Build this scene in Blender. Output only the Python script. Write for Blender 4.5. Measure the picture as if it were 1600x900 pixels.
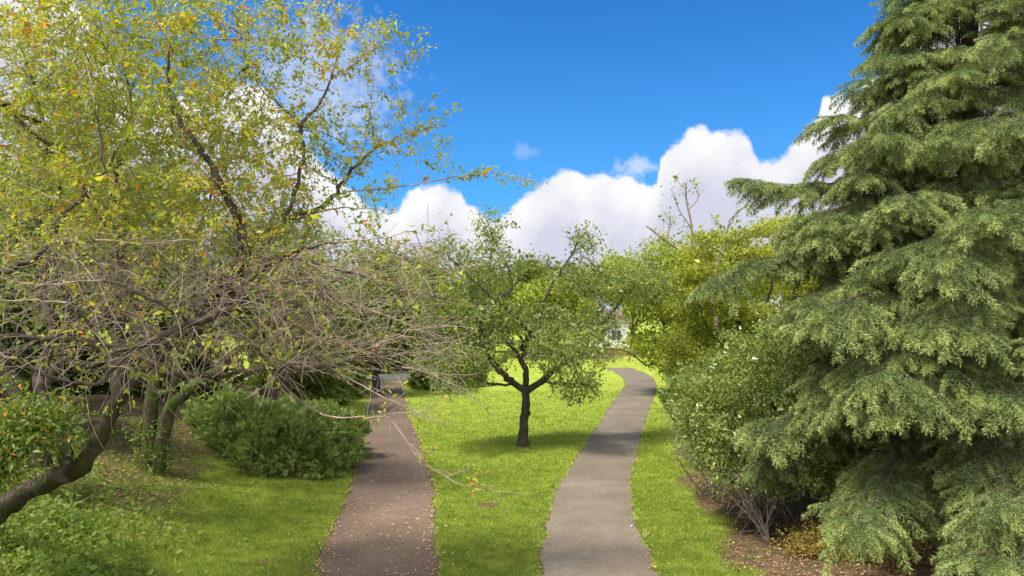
import bpy, math
import numpy as np
from mathutils import Vector
rng = np.random.default_rng(7)
for o in list(bpy.data.objects): bpy.data.objects.remove(o)
sc = bpy.context.scene
COL = sc.collection
F = 1155.0; HC = 5.0                       # focal length in photo pixels, eye height
# ------------------------------------------------------------------ camera
cd = bpy.data.cameras.new('camera'); cam = bpy.data.objects.new('camera', cd); COL.objects.link(cam)
cam.location = (0, 0, HC); cam.rotation_euler = (math.pi/2, 0, 0)
cd.sensor_width = 36; cd.lens = 36*F/1600; cd.shift_y = 30/1600; cd.clip_end = 3000; cd.clip_start = .1
sc.camera = cam
# ------------------------------------------------------------------ sun + sky
SUN_DIR = Vector((-.42, -.24, .87)).normalized()
sl = bpy.data.lights.new('sun', 'SUN'); so = bpy.data.objects.new('sun', sl); COL.objects.link(so)
sl.energy = 3.3; sl.angle = math.radians(9); sl.color = (1, .94, .82)
so.rotation_euler = SUN_DIR.to_track_quat('Z', 'Y').to_euler()
EXPOSURE = 1.15
w = bpy.data.worlds.new('World'); sc.world = w; w.use_nodes = True
nt = w.node_tree; nt.nodes.clear()
class NT:
    def __init__(s, nt): s.nt = nt
    def n(s, t, **k):
        nd = s.nt.nodes.new(t)
        for a, b in k.items():
            if a.startswith('i_'):
                key = a[2:]; key = int(key) if key.isdigit() else key.replace('_', ' ')
                s.set(nd.inputs[key], b)
            else: setattr(nd, a, b)
        return nd
    def set(s, inp, b):
        if isinstance(b, bpy.types.NodeSocket): s.nt.links.new(b, inp)
        elif isinstance(b, bpy.types.Node): s.nt.links.new(b.outputs[0], inp)
        else: inp.default_value = b
    def m(s, op, a, b=0.0, c=None, clamp=False):
        nd = s.nt.nodes.new('ShaderNodeMath'); nd.operation = op; nd.use_clamp = clamp
        s.set(nd.inputs[0], a); s.set(nd.inputs[1], b)
        if c is not None: s.set(nd.inputs[2], c)
        return nd.outputs[0]
    def mix(s, f, a, b, bt='MIX'):
        nd = s.nt.nodes.new('ShaderNodeMix'); nd.data_type = 'RGBA'; nd.blend_type = bt
        s.set(nd.inputs[0], f); s.set(nd.inputs[6], a); s.set(nd.inputs[7], b)
        return nd.outputs[2]
    def rng(s, v, a, b, c=0.0, d=1.0, smooth=True):
        nd = s.nt.nodes.new('ShaderNodeMapRange'); nd.interpolation_type = 'SMOOTHSTEP' if smooth else 'LINEAR'
        s.set(nd.inputs[0], v)
        for i, x in enumerate((a, b, c, d)): nd.inputs[i+1].default_value = x
        return nd.outputs[0]
    def noise(s, vec, scale, detail=3, rough=.5, dist=0.0, dim='3D'):
        nd = s.nt.nodes.new('ShaderNodeTexNoise'); nd.noise_dimensions = dim
        if vec is not None: s.set(nd.inputs['Vector'], vec)
        nd.inputs['Scale'].default_value = scale; nd.inputs['Detail'].default_value = detail
        nd.inputs['Roughness'].default_value = rough; nd.inputs['Distortion'].default_value = dist
        return nd.outputs[0]
    def ramp(s, f, stops, interp='LINEAR'):
        nd = s.nt.nodes.new('ShaderNodeValToRGB'); s.set(nd.inputs[0], f); cr = nd.color_ramp; cr.interpolation = interp
        while len(cr.elements) < len(stops): cr.elements.new(.5)
        for e, (p, c) in zip(cr.elements, stops): e.position = p; e.color = (*c, 1)
        return nd.outputs[0]
def C4(*c): return (*c, 1)
W = NT(nt)
tc = W.n('ShaderNodeTexCoord').outputs['Generated']
sky = W.n('ShaderNodeTexSky', sky_type='NISHITA', sun_disc=False)
sky.sun_elevation = math.asin(SUN_DIR.z); sky.sun_rotation = math.atan2(SUN_DIR.x, SUN_DIR.y)
sky.air_density = 1.0; sky.dust_density = .3; sky.ozone_density = 2.5
sx = W.n('ShaderNodeSeparateXYZ', i_0=tc)
az = W.m('ARCTAN2', sx.outputs[0], sx.outputs[1])
hyp = W.m('SQRT', W.m('ADD', W.m('MULTIPLY', sx.outputs[0], sx.outputs[0]), W.m('MULTIPLY', sx.outputs[1], sx.outputs[1])))
el = W.m('ARCTAN2', sx.outputs[2], hyp)
outline = [(-200,-60),(0,-60),(90,-20),(160,60),(230,150),(300,150),(380,120),(440,170),(500,250),(560,305),(600,330),(635,312),(660,290),(685,282),(712,292),(735,318),(765,330),(800,318),(830,292),(865,268),(890,262),(915,274),(945,268),(985,280),(1010,292),(1024,280),(1032,245),(1055,214),(1090,196),(1120,206),(1150,198),(1175,218),(1192,244),(1212,244),(1240,216),(1275,192),(1288,152),(1315,136),(1350,122),(1390,118),(1430,70),(1480,10),(1600,-80),(1750,-100)]
AZ0, AZ1, EL1 = -.75, .75, .6
fc = W.n('ShaderNodeFloatCurve'); cv = fc.mapping.curves[0]
pts = []
for px, py in outline:
    x = (px-800)/F; z = (480-py)/F
    a = math.atan(x); e = math.atan(z/math.sqrt(1+x*x)); t = (a-AZ0)/(AZ1-AZ0)
    if 0.02 < t < .98: pts.append((t, e/EL1))
pts = [(0, .5)] + pts + [(1, .5)]
while len(cv.points) < len(pts): cv.points.new(.5, .5)
for p, (x, y) in zip(cv.points, pts): p.location = (x, min(y, 1.0)); p.handle_type = 'AUTO'
fc.mapping.update()
W.set(fc.inputs['Value'], W.rng(az, AZ0, AZ1, 0, 1, False))
top = W.m('MULTIPLY', fc.outputs[0], EL1)
depth0 = W.m('SUBTRACT', top, el)
vs = W.n('ShaderNodeVectorMath', operation='SCALE', i_0=tc); vs.inputs['Scale'].default_value = 1.0
warp = W.n('ShaderNodeTexNoise'); W.set(warp.inputs['Vector'], tc); warp.inputs['Scale'].default_value = 14; warp.inputs['Detail'].default_value = 3
wv = W.n('ShaderNodeVectorMath', operation='MULTIPLY_ADD', i_0=warp.outputs[1], i_1=(.05, .05, .05), i_2=tc)
def puff(scale):
    v = W.n('ShaderNodeTexVoronoi', feature='SMOOTH_F1'); W.set(v.inputs['Vector'], wv.outputs[0]); v.inputs['Scale'].default_value = scale
    v.inputs['Smoothness'].default_value = .25
    return v.outputs['Distance']
p1, p2, p3 = puff(16), puff(38), puff(90)
fine = W.noise(tc, 70, 6, .62)
bump = W.m('ADD', W.m('MULTIPLY', p1, -.018), W.m('ADD', W.m('MULTIPLY', p2, -.011), W.m('MULTIPLY', p3, -.003)))
depth = W.m('ADD', W.m('ADD', depth0, bump), W.m('MULTIPLY', W.m('SUBTRACT', fine, .5), .024))
depth = W.m('ADD', depth, .0135)
mask = W.rng(depth, -.004, .008)
# small detached wisp near the big cloud, and soft haze
def wisp(px, py, rx, ry, gain):
    x = (px-800)/F; z = (480-py)/F; a = math.atan(x); e = math.atan(z/math.sqrt(1+x*x))
    dx = W.m('DIVIDE', W.m('SUBTRACT', az, a), rx/F); dy = W.m('DIVIDE', W.m('SUBTRACT', el, e), ry/F)
    r = W.m('SQRT', W.m('ADD', W.m('MULTIPLY', dx, dx), W.m('MULTIPLY', dy, dy)))
    r = W.m('ADD', r, W.m('MULTIPLY', W.m('SUBTRACT', fine, .5), 2.6))
    return W.m('MULTIPLY', W.rng(r, 1.3, .2), gain)
mask = W.m('MAXIMUM', mask, wisp(996, 262, 34, 16, .5))
mask = W.m('MAXIMUM', mask, wisp(822, 236, 22, 12, .16))
mask = W.m('MAXIMUM', mask, wisp(500, 130, 120, 100, .45))
above = W.m('GREATER_THAN', sx.outputs[1], 0)
fill_cloud = W.rng(W.noise(tc, 2.6, 7, .6), .36, .46)  # unseen cloud cover behind the viewer, added as white frontal fill
mask = W.m('ADD', W.m('MULTIPLY', mask, above), W.m('MULTIPLY', fill_cloud, W.m('SUBTRACT', 1.0, above)), clamp=True)
# cloud body: white billows over lavender-grey folds
fold = W.m('ADD', W.m('MULTIPLY', p1, .8), W.m('ADD', W.m('MULTIPLY', p2, .5), W.m('MULTIPLY', W.noise(tc, 9, 5, .55), .9)))
grey = W.m('ADD', W.m('MULTIPLY', W.rng(depth, .015, .10), 1.0), W.m('MULTIPLY', W.m('SUBTRACT', fold, .95), .95), clamp=True)
ccol = W.mix(grey, C4(1.0, 1.0, 1.0), C4(.66, .68, .81))
skc = W.mix(1.0, sky.outputs[0], C4(.11, .455, .80), 'MULTIPLY')
lift = W.rng(el, .05, .42, 1, 0)
skc = W.mix(W.m('MULTIPLY', lift, .25), skc, C4(1.1, 2.8, 4.8))
WS = .1
cl = W.n('ShaderNodeVectorMath', operation='SCALE', i_0=ccol); W.set(cl.inputs['Scale'], W.m('ADD', .46/WS, W.m('MULTIPLY', W.rng(sx.outputs[1], .15, -.2), .75/WS)))  # unseen clouds behind the viewer boosted above the visible ones, as fill light
fin = W.mix(mask, skc, cl.outputs[0])
bg = W.n('ShaderNodeBackground', i_0=fin); bg.inputs[1].default_value = WS
W.n('ShaderNodeOutputWorld', i_0=bg)
vs_ = sc.view_settings; vs_.view_transform = 'Standard'; vs_.look = 'None'; vs_.gamma = 1; vs_.use_curve_mapping = False
vs_.exposure = EXPOSURE
cy = sc.cycles
cy.max_bounces = 6; cy.diffuse_bounces = 4; cy.glossy_bounces = 2; cy.transmission_bounces = 4; cy.transparent_max_bounces = 4
cy.use_denoising = True

# ------------------------------------------------------------------ helpers
def P(px, py, Y): return np.array([(px-800)/F*Y, Y, HC-(py-480)/F*Y])
def sm(a, b, x):
    t = np.clip((x-a)/(b-a), 0, 1); return t*t*(3-2*t)
EY  = np.array([-5, 12.0, 13.9, 15.6, 18.05, 21.4, 26.25, 28.9, 32, 36, 41, 46, 49.5])
ELX0 = np.array([515, 470, 492, 512, 535, 553, 565, 568, 571, 576, 580, 588, 590])
ELX1 = np.array([689, 684, 683, 682, 678, 672, 659, 650, 640, 634, 630, 630, 628])
LX0 = (ELX0-800)/F*EY; LX1 = (ELX1-800)/F*EY
LX0[0] = LX0[1]; LX1[0] = LX1[1]
RYs = np.array([-5, 12.0, 13.9, 15.6, 18.05, 21.4, 26.25, 34, 41, 46, 50, 54, 57.5, 61, 64])
RXa = np.array([0, 842, 844, 848, 857, 878, 912, 944, 964, 977, 978, 970, 960, 944, 918.])
RXb = np.array([0, 1075, 1027, 1004, 989, 984, 996, 1011, 1021, 1026, 1024, 1016, 1002, 984, 958.])
RX0 = (RXa-800)/F*RYs; RX1 = (RXb-800)/F*RYs
RX0[0] = RX0[1]; RX1[0] = RX1[1]
def smooth_interp(y, ys, xs):
    return (np.interp(y, ys, xs)*2+np.interp(y-1.2, ys, xs)+np.interp(y+1.2, ys, xs))/4
_wt = np.random.default_rng(99).normal(0, 1, (9, 1200))
def wob(y, s):                                # ragged, non-periodic edge
    y = np.asarray(y, float); return .024*np.interp(y*9+50, np.arange(1200), _wt[s])+.034*np.interp(y*3+50, np.arange(1200), _wt[s+4])
def edgesL(y): return smooth_interp(y, EY, LX0)+wob(y, 1), smooth_interp(y, EY, LX1)+wob(y, 2)
def edgesR(y): return smooth_interp(y, RYs, RX0)+wob(y, 3), smooth_interp(y, RYs, RX1)+wob(y, 4)
def height(X, Y):
    X = np.asarray(X, float); Y = np.asarray(Y, float)
    l0 = edgesL(np.clip(Y, -4, 49))[0]; r1 = edgesR(np.clip(Y, -4, 63))[1]
    dl = l0-X; dr = X-r1
    fade = 1-sm(36, 46, Y)
    h = (1.45*sm(.6, 8.5, dl)+.6*sm(8, 22, dl))*fade+.45*sm(1.0, 7, dr)*(1-sm(40, 52, Y))
    off = sm(.2, 2, np.minimum(np.abs(dl), np.abs(dr)))*sm(.2, 1.5, dl)+sm(.2, 1.5, dr)
    h = h+off*(.05*np.sin(X*1.1+Y*.7)+.035*np.sin(X*2.3-Y*1.7))
    return h
def onground(px, py):
    d = np.array([(px-800)/F, 1, -(py-480)/F])
    t = 5.0
    for i in range(4000):
        p = np.array([0, 0, HC])+d*t
        if p[2] <= height(p[0], p[1]) or t > 300: break
        t += .02
    return p
def G(x, y, dz=-.05): return np.array([x, y, float(height(x, y))+dz])
def build(name, verts, faces, mat=None, parent=None, attrs=None, smooth=False):
    """faces: an (n,k) array or a list of such arrays; every face of one array has k corners"""
    me = bpy.data.meshes.new(name)
    if isinstance(faces, np.ndarray): faces = [faces]
    verts = np.asarray(verts, np.float32)
    me.vertices.add(len(verts)); me.vertices.foreach_set('co', verts.ravel())
    tot = np.concatenate([np.full(len(f), f.shape[1], np.int32) for f in faces])
    idx = np.concatenate([f.astype(np.int32).ravel() for f in faces])
    me.loops.add(len(idx)); me.loops.foreach_set('vertex_index', idx)
    me.polygons.add(len(tot)); st = np.zeros(len(tot), np.int32); st[1:] = np.cumsum(tot)[:-1]
    me.polygons.foreach_set('loop_start', st); me.polygons.foreach_set('loop_total', tot)
    me.polygons.foreach_set('use_smooth', np.full(len(tot), smooth))
    for k, (dom, a) in (attrs or {}).items():
        at = me.attributes.new(k, 'FLOAT', dom); at.data.foreach_set('value', np.asarray(a, np.float32))
    me.update(calc_edges=True)
    if mat: me.materials.append(mat)
    o = bpy.data.objects.new(name, me); COL.objects.link(o)
    if parent is not None: o.parent = parent; o.matrix_parent_inverse = parent.matrix_world.inverted()
    return o
def tag(o, label=None, cat=None, group=None, kind=None):
    if label: o['label'] = label
    if cat: o['category'] = cat
    if group: o['group'] = group
    if kind: o['kind'] = kind
    return o
def empty(name, loc, label, cat, group=None):
    o = bpy.data.objects.new(name, None); COL.objects.link(o)
    o.location = [float(v) for v in loc]; o.empty_display_size = .3
    o.matrix_world = __import__('mathutils').Matrix.Translation(o.location)
    return tag(o, label, cat, group)
def norm(v): return v/np.maximum(np.linalg.norm(v, axis=-1, keepdims=True), 1e-9)

# ------------------------------------------------------------------ materials
def mat_new(name):
    m = bpy.data.materials.new(name); m.use_nodes = True; m.node_tree.nodes.clear(); return m, NT(m.node_tree)
def leafmat(name, cols, trans=.38, clump=.5, cscale=.9, gloss=.45, accent=None, tint=(1.25, 1.25, .5)):
    m, N = mat_new(name)
    rnd = N.n('ShaderNodeAttribute', attribute_name='rnd').outputs['Fac']
    geo = N.n('ShaderNodeNewGeometry').outputs['Position']
    cn = N.noise(geo, cscale, 3, .6)
    f = N.m('ADD', N.m('MULTIPLY', rnd, 1-clump), N.m('MULTIPLY', N.rng(cn, .32, .68, smooth=False), clump))
    k = len(cols); col = N.ramp(f, [(i/(k-1) if k > 1 else 0, c) for i, c in enumerate(cols)])
    if accent:
        frac, ac = accent
        r2 = N.m('FRACT', N.m('MULTIPLY', rnd, 37.7))
        hot = N.m('MULTIPLY', N.m('LESS_THAN', r2, N.m('MULTIPLY', frac*2, N.rng(N.noise(geo, .8, 2), .3, .7, smooth=False))), 1.0)
        col = N.mix(hot, col, C4(*ac))
    p = N.n('ShaderNodeBsdfPrincipled', i_0=col); p.inputs['Roughness'].default_value = gloss; p.inputs['Specular IOR Level'].default_value = .35
    tcol = N.mix(1.0, col, C4(*tint), 'MULTIPLY')
    t = N.n('ShaderNodeBsdfTranslucent', i_0=tcol)
    mx = N.n('ShaderNodeMixShader', i_0=trans, i_1=p, i_2=t)
    N.n('ShaderNodeOutputMaterial', i_0=mx); return m
def barkmat(name, c1, c2, moss=None, scale=8):
    m, N = mat_new(name)
    geo = N.n('ShaderNodeNewGeometry'); pos = geo.outputs['Position']
    n1 = N.noise(pos, scale, 6, .65); n2 = N.noise(pos, scale*.25, 3, .5)
    col = N.ramp(N.m('ADD', N.m('MULTIPLY', n1, .7), N.m('MULTIPLY', n2, .3)), [(.35, c1), (.62, c2)])
    if moss:
        nz = N.rng(N.noise(pos, 2.2, 4, .6), .42, .58)
        z = N.n('ShaderNodeSeparateXYZ', i_0=pos).outputs[2]
        col = N.mix(N.m('MULTIPLY', nz, N.rng(z, 4.6, 2.2)), col, C4(*moss))
    p = N.n('ShaderNodeBsdfPrincipled', i_0=col); p.inputs['Roughness'].default_value = .88; p.inputs['Specular IOR Level'].default_value = .15
    b = N.n('ShaderNodeBump', i_Height=n1); b.inputs['Strength'].default_value = .6; b.inputs['Distance'].default_value = .03
    N.set(p.inputs['Normal'], b.outputs[0])
    N.n('ShaderNodeOutputMaterial', i_0=p); return m
def plain(name, cols, scale=6, rough=.85, bump=.3, detail=5):
    m, N = mat_new(name); pos = N.n('ShaderNodeNewGeometry').outputs['Position']
    n1 = N.noise(pos, scale, detail, .6)
    k = len(cols); col = N.ramp(n1, [(.3+.4*i/(k-1), c) for i, c in enumerate(cols)])
    p = N.n('ShaderNodeBsdfPrincipled', i_0=col); p.inputs['Roughness'].default_value = rough; p.inputs['Specular IOR Level'].default_value = .2
    if bump:
        b = N.n('ShaderNodeBump', i_Height=n1); b.inputs['Strength'].default_value = bump; b.inputs['Distance'].default_value = .02
        N.set(p.inputs['Normal'], b.outputs[0])
    N.n('ShaderNodeOutputMaterial', i_0=p); return m
M = {}
M['cherry_leaf'] = leafmat('cherry_leaf', [(.11, .16, .024), (.23, .28, .035), (.39, .40, .05), (.52, .47, .07)], .5, .45, .8, accent=(.07, (.50, .22, .03)))
M['back_leaf'] = leafmat('back_leaf', [(.09, .13, .024), (.16, .21, .036), (.28, .32, .06)], .4, .5, .5)
M['dark_leaf'] = leafmat('dark_leaf', [(.035, .065, .015), (.065, .10, .02), (.11, .15, .03)], .3, .5, .5)
M['mid_leaf'] = leafmat('mid_leaf', [(.12, .165, .045), (.22, .265, .075), (.36, .385, .12)], .45, .45, .9)
M['light_leaf'] = leafmat('light_leaf', [(.17, .22, .03), (.28, .33, .04), (.42, .44, .06)], .45, .5, .6)
M['maple_leaf'] = leafmat('maple_leaf', [(.13, .165, .025), (.28, .31, .04), (.48, .47, .07)], .42, .5, 1.1)
M['camellia_leaf'] = leafmat('camellia_leaf', [(.10, .15, .035), (.20, .26, .06), (.38, .42, .12)], .28, .35, 1.6, gloss=.28)
M['shrub_leaf'] = leafmat('shrub_leaf', [(.05, .09, .02), (.15, .21, .04), (.34, .40, .10)], .28, .3, 1.3)
M['ivy_leaf'] = leafmat('ivy_leaf', [(.06, .11, .02), (.12, .18, .03), (.24, .28, .05)], .35, .4, 1.3, accent=(.05, (.45, .25, .05)))
M['rust_leaf'] = leafmat('rust_leaf', [(.17, .18, .04), (.33, .26, .06), (.48, .28, .08)], .3, .4, 2)
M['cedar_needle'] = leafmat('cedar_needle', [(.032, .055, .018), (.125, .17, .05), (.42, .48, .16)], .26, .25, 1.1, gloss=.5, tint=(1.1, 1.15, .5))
M['cover_leaf'] = leafmat('cover_leaf', [(.10, .17, .025), (.18, .26, .035), (.32, .38, .07)], .35, .5, .9)
M['grass'] = leafmat('grass_blade', [(.11, .17, .022), (.25, .32, .04), (.42, .45, .10)], .4, .5, 2.2, gloss=.6)
M['fallen'] = leafmat('fallen_leaf', [(.22, .09, .04), (.36, .17, .07), (.48, .30, .14), (.45, .36, .22)], .1, .1, 3)
M['cherry_bark'] = barkmat('cherry_bark', (.015, .011, .009), (.09, .067, .051), moss=(.03, .035, .01))
M['twig'] = barkmat('grey_twig', (.13, .098, .074), (.35, .28, .215))
M['moss_bark'] = barkmat('mossy_bark', (.025, .02, .013), (.10, .085, .05), moss=(.06, .095, .015))
M['dark_bark'] = barkmat('dark_bark', (.022, .018, .014), (.08, .065, .05))
M['cedar_bark'] = barkmat('cedar_bark', (.05, .04, .03), (.14, .11, .085))
M['dead_bark'] = barkmat('dead_bark', (.12, .095, .07), (.27, .22, .17))

# ------------------------------------------------------------------ tree machinery
class Skel:
    def __init__(s): s.p = []; s.par = []; s.r = []
    def limb(s, pts, r0, r1, step=.22, at=None, jit=.02):
        pts = [np.asarray(q, float) for q in pts]
        if s.p:
            A = np.array(s.p); st = int(np.argmin(((A-pts[0])**2).sum(1))) if at is None else at
            pts = [A[st]]+pts; last = st
        else:
            s.p.append(pts[0]); s.par.append(-1); s.r.append(r0); last = 0
        # Catmull-Rom through the points
        Q = [pts[0]]+pts+[pts[-1]]; out = []
        for i in range(1, len(Q)-2):
            a, b, c, d = Q[i-1:i+3]; L = np.linalg.norm(c-b)
            if L < 1e-6: continue
            for t in np.arange(0, 1, min(1, step/L))[0 if not out else 0:]:
                if t == 0 and not out: continue
                out.append(.5*((2*b)+(-a+c)*t+(2*a-5*b+4*c-d)*t*t+(-a+3*b-3*c+d)*t**3))
        out.append(pts[-1]); n = len(out)
        for i, q in enumerate(out):
            s.p.append(q+rng.normal(0, jit, 3)*(.45 if r0 < .032 else 1)); s.par.append(last); last = len(s.p)-1
            s.r.append(r0+(r1-r0)*(i+1)/n)
        return last
    def grow(s, A, step, infl, kill, iters=90, trop=(0, 0, .05), jit=.12, maxn=14000):
        A = np.asarray(A, float); pos = np.array(s.p)
        N0 = len(pos)
        D = np.full(len(A), 1e9); I = np.zeros(len(A), int)
        for k in range(0, N0, 400):
            d = np.linalg.norm(A[:, None]-pos[None, k:k+400], axis=2); j = d.argmin(1); dm = d[np.arange(len(A)), j]
            u = dm < D; D[u] = dm[u]; I[u] = j[u]+k
        P_ = list(pos); par = list(s.par); trop = np.array(trop); seen = set()
        for it in range(iters):
            act = D < infl
            if not act.any() or len(P_) > maxn: break
            ids, inv = np.unique(I[act], return_inverse=True); inv = inv.ravel()
            pa = np.array([P_[i] for i in ids])
            v = norm(A[act]-pa[inv]); S = np.zeros((len(ids), 3)); np.add.at(S, inv, v)
            S = norm(norm(S)+trop+rng.normal(0, jit, S.shape)); new = pa+S*step
            keep = [k for k in range(len(ids)) if (ids[k], tuple(np.round(new[k]/(step*.35)).astype(int))) not in seen]
            if not keep: break
            for k in keep: seen.add((ids[k], tuple(np.round(new[k]/(step*.35)).astype(int))))
            new = new[keep]; base = len(P_)
            for q, k in zip(new, keep): P_.append(q); par.append(int(ids[k]))
            for c in range(0, len(new), 500):
                d = np.linalg.norm(A[:, None]-new[None, c:c+500], axis=2); j = d.argmin(1); dm = d[np.arange(len(A)), j]
                u = dm < D; D[u] = dm[u]; I[u] = j[u]+base+c
            live = D > kill; A = A[live]; D = D[live]; I = I[live]
            if not len(A): break
        s.p = P_; s.r = list(s.r)+[0.0]*(len(P_)-len(s.r)); s.par = par
    def shoots(s, n, length, droop, pick=None, dirb=(0, 0, 0), seg=6, curl=.25, spread=1.0):
        pos = np.array(s.p); par = np.array(s.par)
        if pick is None: pick = np.arange(1, len(pos))
        if not len(pick): return
        ch = rng.choice(pick, n)
        for i in ch:
            j = par[i]; d = norm(pos[i]-pos[j]) if j >= 0 else np.array([0, 0, 1.])
            d = norm(d+rng.normal(0, .6*spread, 3)+np.array(dirb)); L = rng.uniform(*length)/seg; last = int(i); q = pos[i].copy()
            bend = rng.normal(0, curl, 3)/seg
            for k in range(seg):
                d = norm(d+bend+np.array([0, 0, -droop/seg])+rng.normal(0, .06, 3)); q = q+d*L
                s.p.append(q.copy()); s.par.append(last); s.r.append(0.0); last = len(s.p)-1
    def radii(s, tip=.004, pw=2.3):
        par = np.array(s.par); n = len(par); acc = np.zeros(n); t = tip**pw
        haschild = np.zeros(n, bool); haschild[par[par >= 0]] = True
        acc[~haschild] = t
        for i in range(n-1, 0, -1): acc[par[i]] += acc[i]
        R = acc**(1/pw); given = np.array(s.r)
        R = np.where(given > 0, np.maximum(given, np.minimum(R, given*1.07)), np.minimum(R, .12))
        s.R = R; s.tipmask = ~haschild; s.pos = np.array(s.p); s.parr = par
        # main child = thickest
        main = np.full(n, -1); best = np.full(n, -1.0)
        for i in range(1, n):
            j = par[i]
            if R[i] > best[j]: best[j] = R[i]; main[j] = i
        s.ismain = np.zeros(n, bool); s.ismain[main[main >= 0]] = True
        lvl = s.dir = norm(np.where((par >= 0)[:, None], s.pos-s.pos[np.maximum(par, 0)], [[0, 0, 1.]]))
        return R
    def mesh(s, name, mat, parent, sel=None, sides=7, rough=.08, rscale=1):
        n = len(s.p); par = s.parr; R = s.R*rscale; idx = np.arange(1, n)
        if sel is not None: idx = idx[sel[1:]]
        if not len(idx): return None
        def frame(d):
            ref = np.tile([.25, .93, .2], (len(d), 1)); u = norm(np.cross(d, ref)); return u, np.cross(d, u)
        def rings(c, d, r):
            u, v = frame(d); a = np.arange(sides)*2*np.pi/sides
            rr = r[:, None]*(1+rng.normal(0, rough, (len(r), sides)))
            return c[:, None]+(u[:, None]*np.cos(a)[None, :, None]+v[:, None]*np.sin(a)[None, :, None])*rr[..., None]
        avg = s.dir.copy(); mi = np.where(s.ismain)[0]; avg[par[mi]] = norm(s.dir[par[mi]]+s.dir[mi])
        V1 = rings(s.pos, avg, R)                      # one ring per node
        side = idx[~s.ismain[idx]]
        V2 = rings(s.pos[par[side]], s.dir[side], R[side]*1.03)
        endr = idx*sides; sr = np.where(s.ismain[idx], par[idx]*sides, 0)
        sr[~s.ismain[idx]] = n*sides+np.arange(len(side))*sides
        k = np.arange(sides); k2 = (k+1) % sides
        f = np.stack([sr[:, None]+k, sr[:, None]+k2, endr[:, None]+k2, endr[:, None]+k], 2).reshape(-1, 4)
        V = np.concatenate([V1.reshape(-1, 3), V2.reshape(-1, 3)])
        used = np.unique(f); mp = np.full(len(V), -1); mp[used] = np.arange(len(used))
        return build(name, V[used], mp[f], mat, parent, smooth=True)

def scatter(T, TF, pos, a, nrm, scale, flatrnd=None):
    """copies of a template mesh: T (k,3) in (along, side, normal) axes"""
    a = norm(a); b = norm(np.cross(nrm, a)); c = np.cross(a, b)
    scale = np.asarray(scale).reshape(-1, 1, 1)
    V = pos[:, None]+scale*(T[None, :, 0:1]*a[:, None]+T[None, :, 1:2]*b[:, None]+T[None, :, 2:3]*c[:, None])
    n = len(pos); k = len(T)
    Fc = (TF[None]+(np.arange(n)*k)[:, None, None]).reshape(-1, TF.shape[1])
    return V.reshape(-1, 3), Fc
LEAF = np.array([[0, 0, 0], [.35, -.24, .06], [.35, .24, .06], [1, 0, -.05], [.4, 0, -.02]], float)
LEAF_F = np.array([[0, 1, 4], [1, 3, 4], [0, 4, 2], [4, 3, 2]])
KITE = np.array([[0, 0, 0], [.45, -.28, .05], [1, 0, 0], [.45, .28, .05]], float); KITE_F = np.array([[0, 1, 2, 3]])
def leaves(name, mat, parent, pos, size, dirs=None, up=.6, droop=.2, detail=False, sj=.35):
    n = len(pos)
    a = norm(rng.normal(0, 1, (n, 3))+(0 if dirs is None else dirs*1.2)+np.array([0, 0, -droop]))
    nr = norm(rng.normal(0, 1, (n, 3))*(1-up)+np.array([0, 0, up]))
    T, TF = (LEAF, LEAF_F) if detail else (KITE, KITE_F)
    V, Fc = scatter(T, TF, pos, a, nr, size*np.exp(rng.normal(0, sj, n)))
    rn = np.repeat(rng.random(n), len(TF))
    return build(name, V, Fc, mat, parent, {'rnd': ('FACE', rn)})
def blobs(B, n=None, shell=0.0):
    """B: (px,py,Y, rx_px, ry_px, rY_m, count)"""
    out = []
    for px, py, Y, rx, ry, rY, c in B:
        c = P(px, py, Y).tolist()+[c]; m = int(c[3]); u = norm(rng.normal(0, 1, (m, 3))); r = rng.random(m)**(1/(3+3*shell))
        out.append(np.array(c[:3])+u*r[:, None]*np.array([rx/F*Y, rY, ry/F*Y]))
    return np.concatenate(out)
def leafpoints(S, thr, per, spread, cond=None):
    sel = np.where((S.R < thr) & (np.arange(len(S.R)) > 0))[0]
    if cond is not None: sel = sel[cond(S.pos[sel])]
    idx = np.repeat(sel, per); t = rng.random(len(idx))[:, None]
    base = S.pos[idx]*(1-t)+S.pos[S.parr[idx]]*t
    return base+rng.normal(0, spread, base.shape), S.dir[idx]
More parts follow.
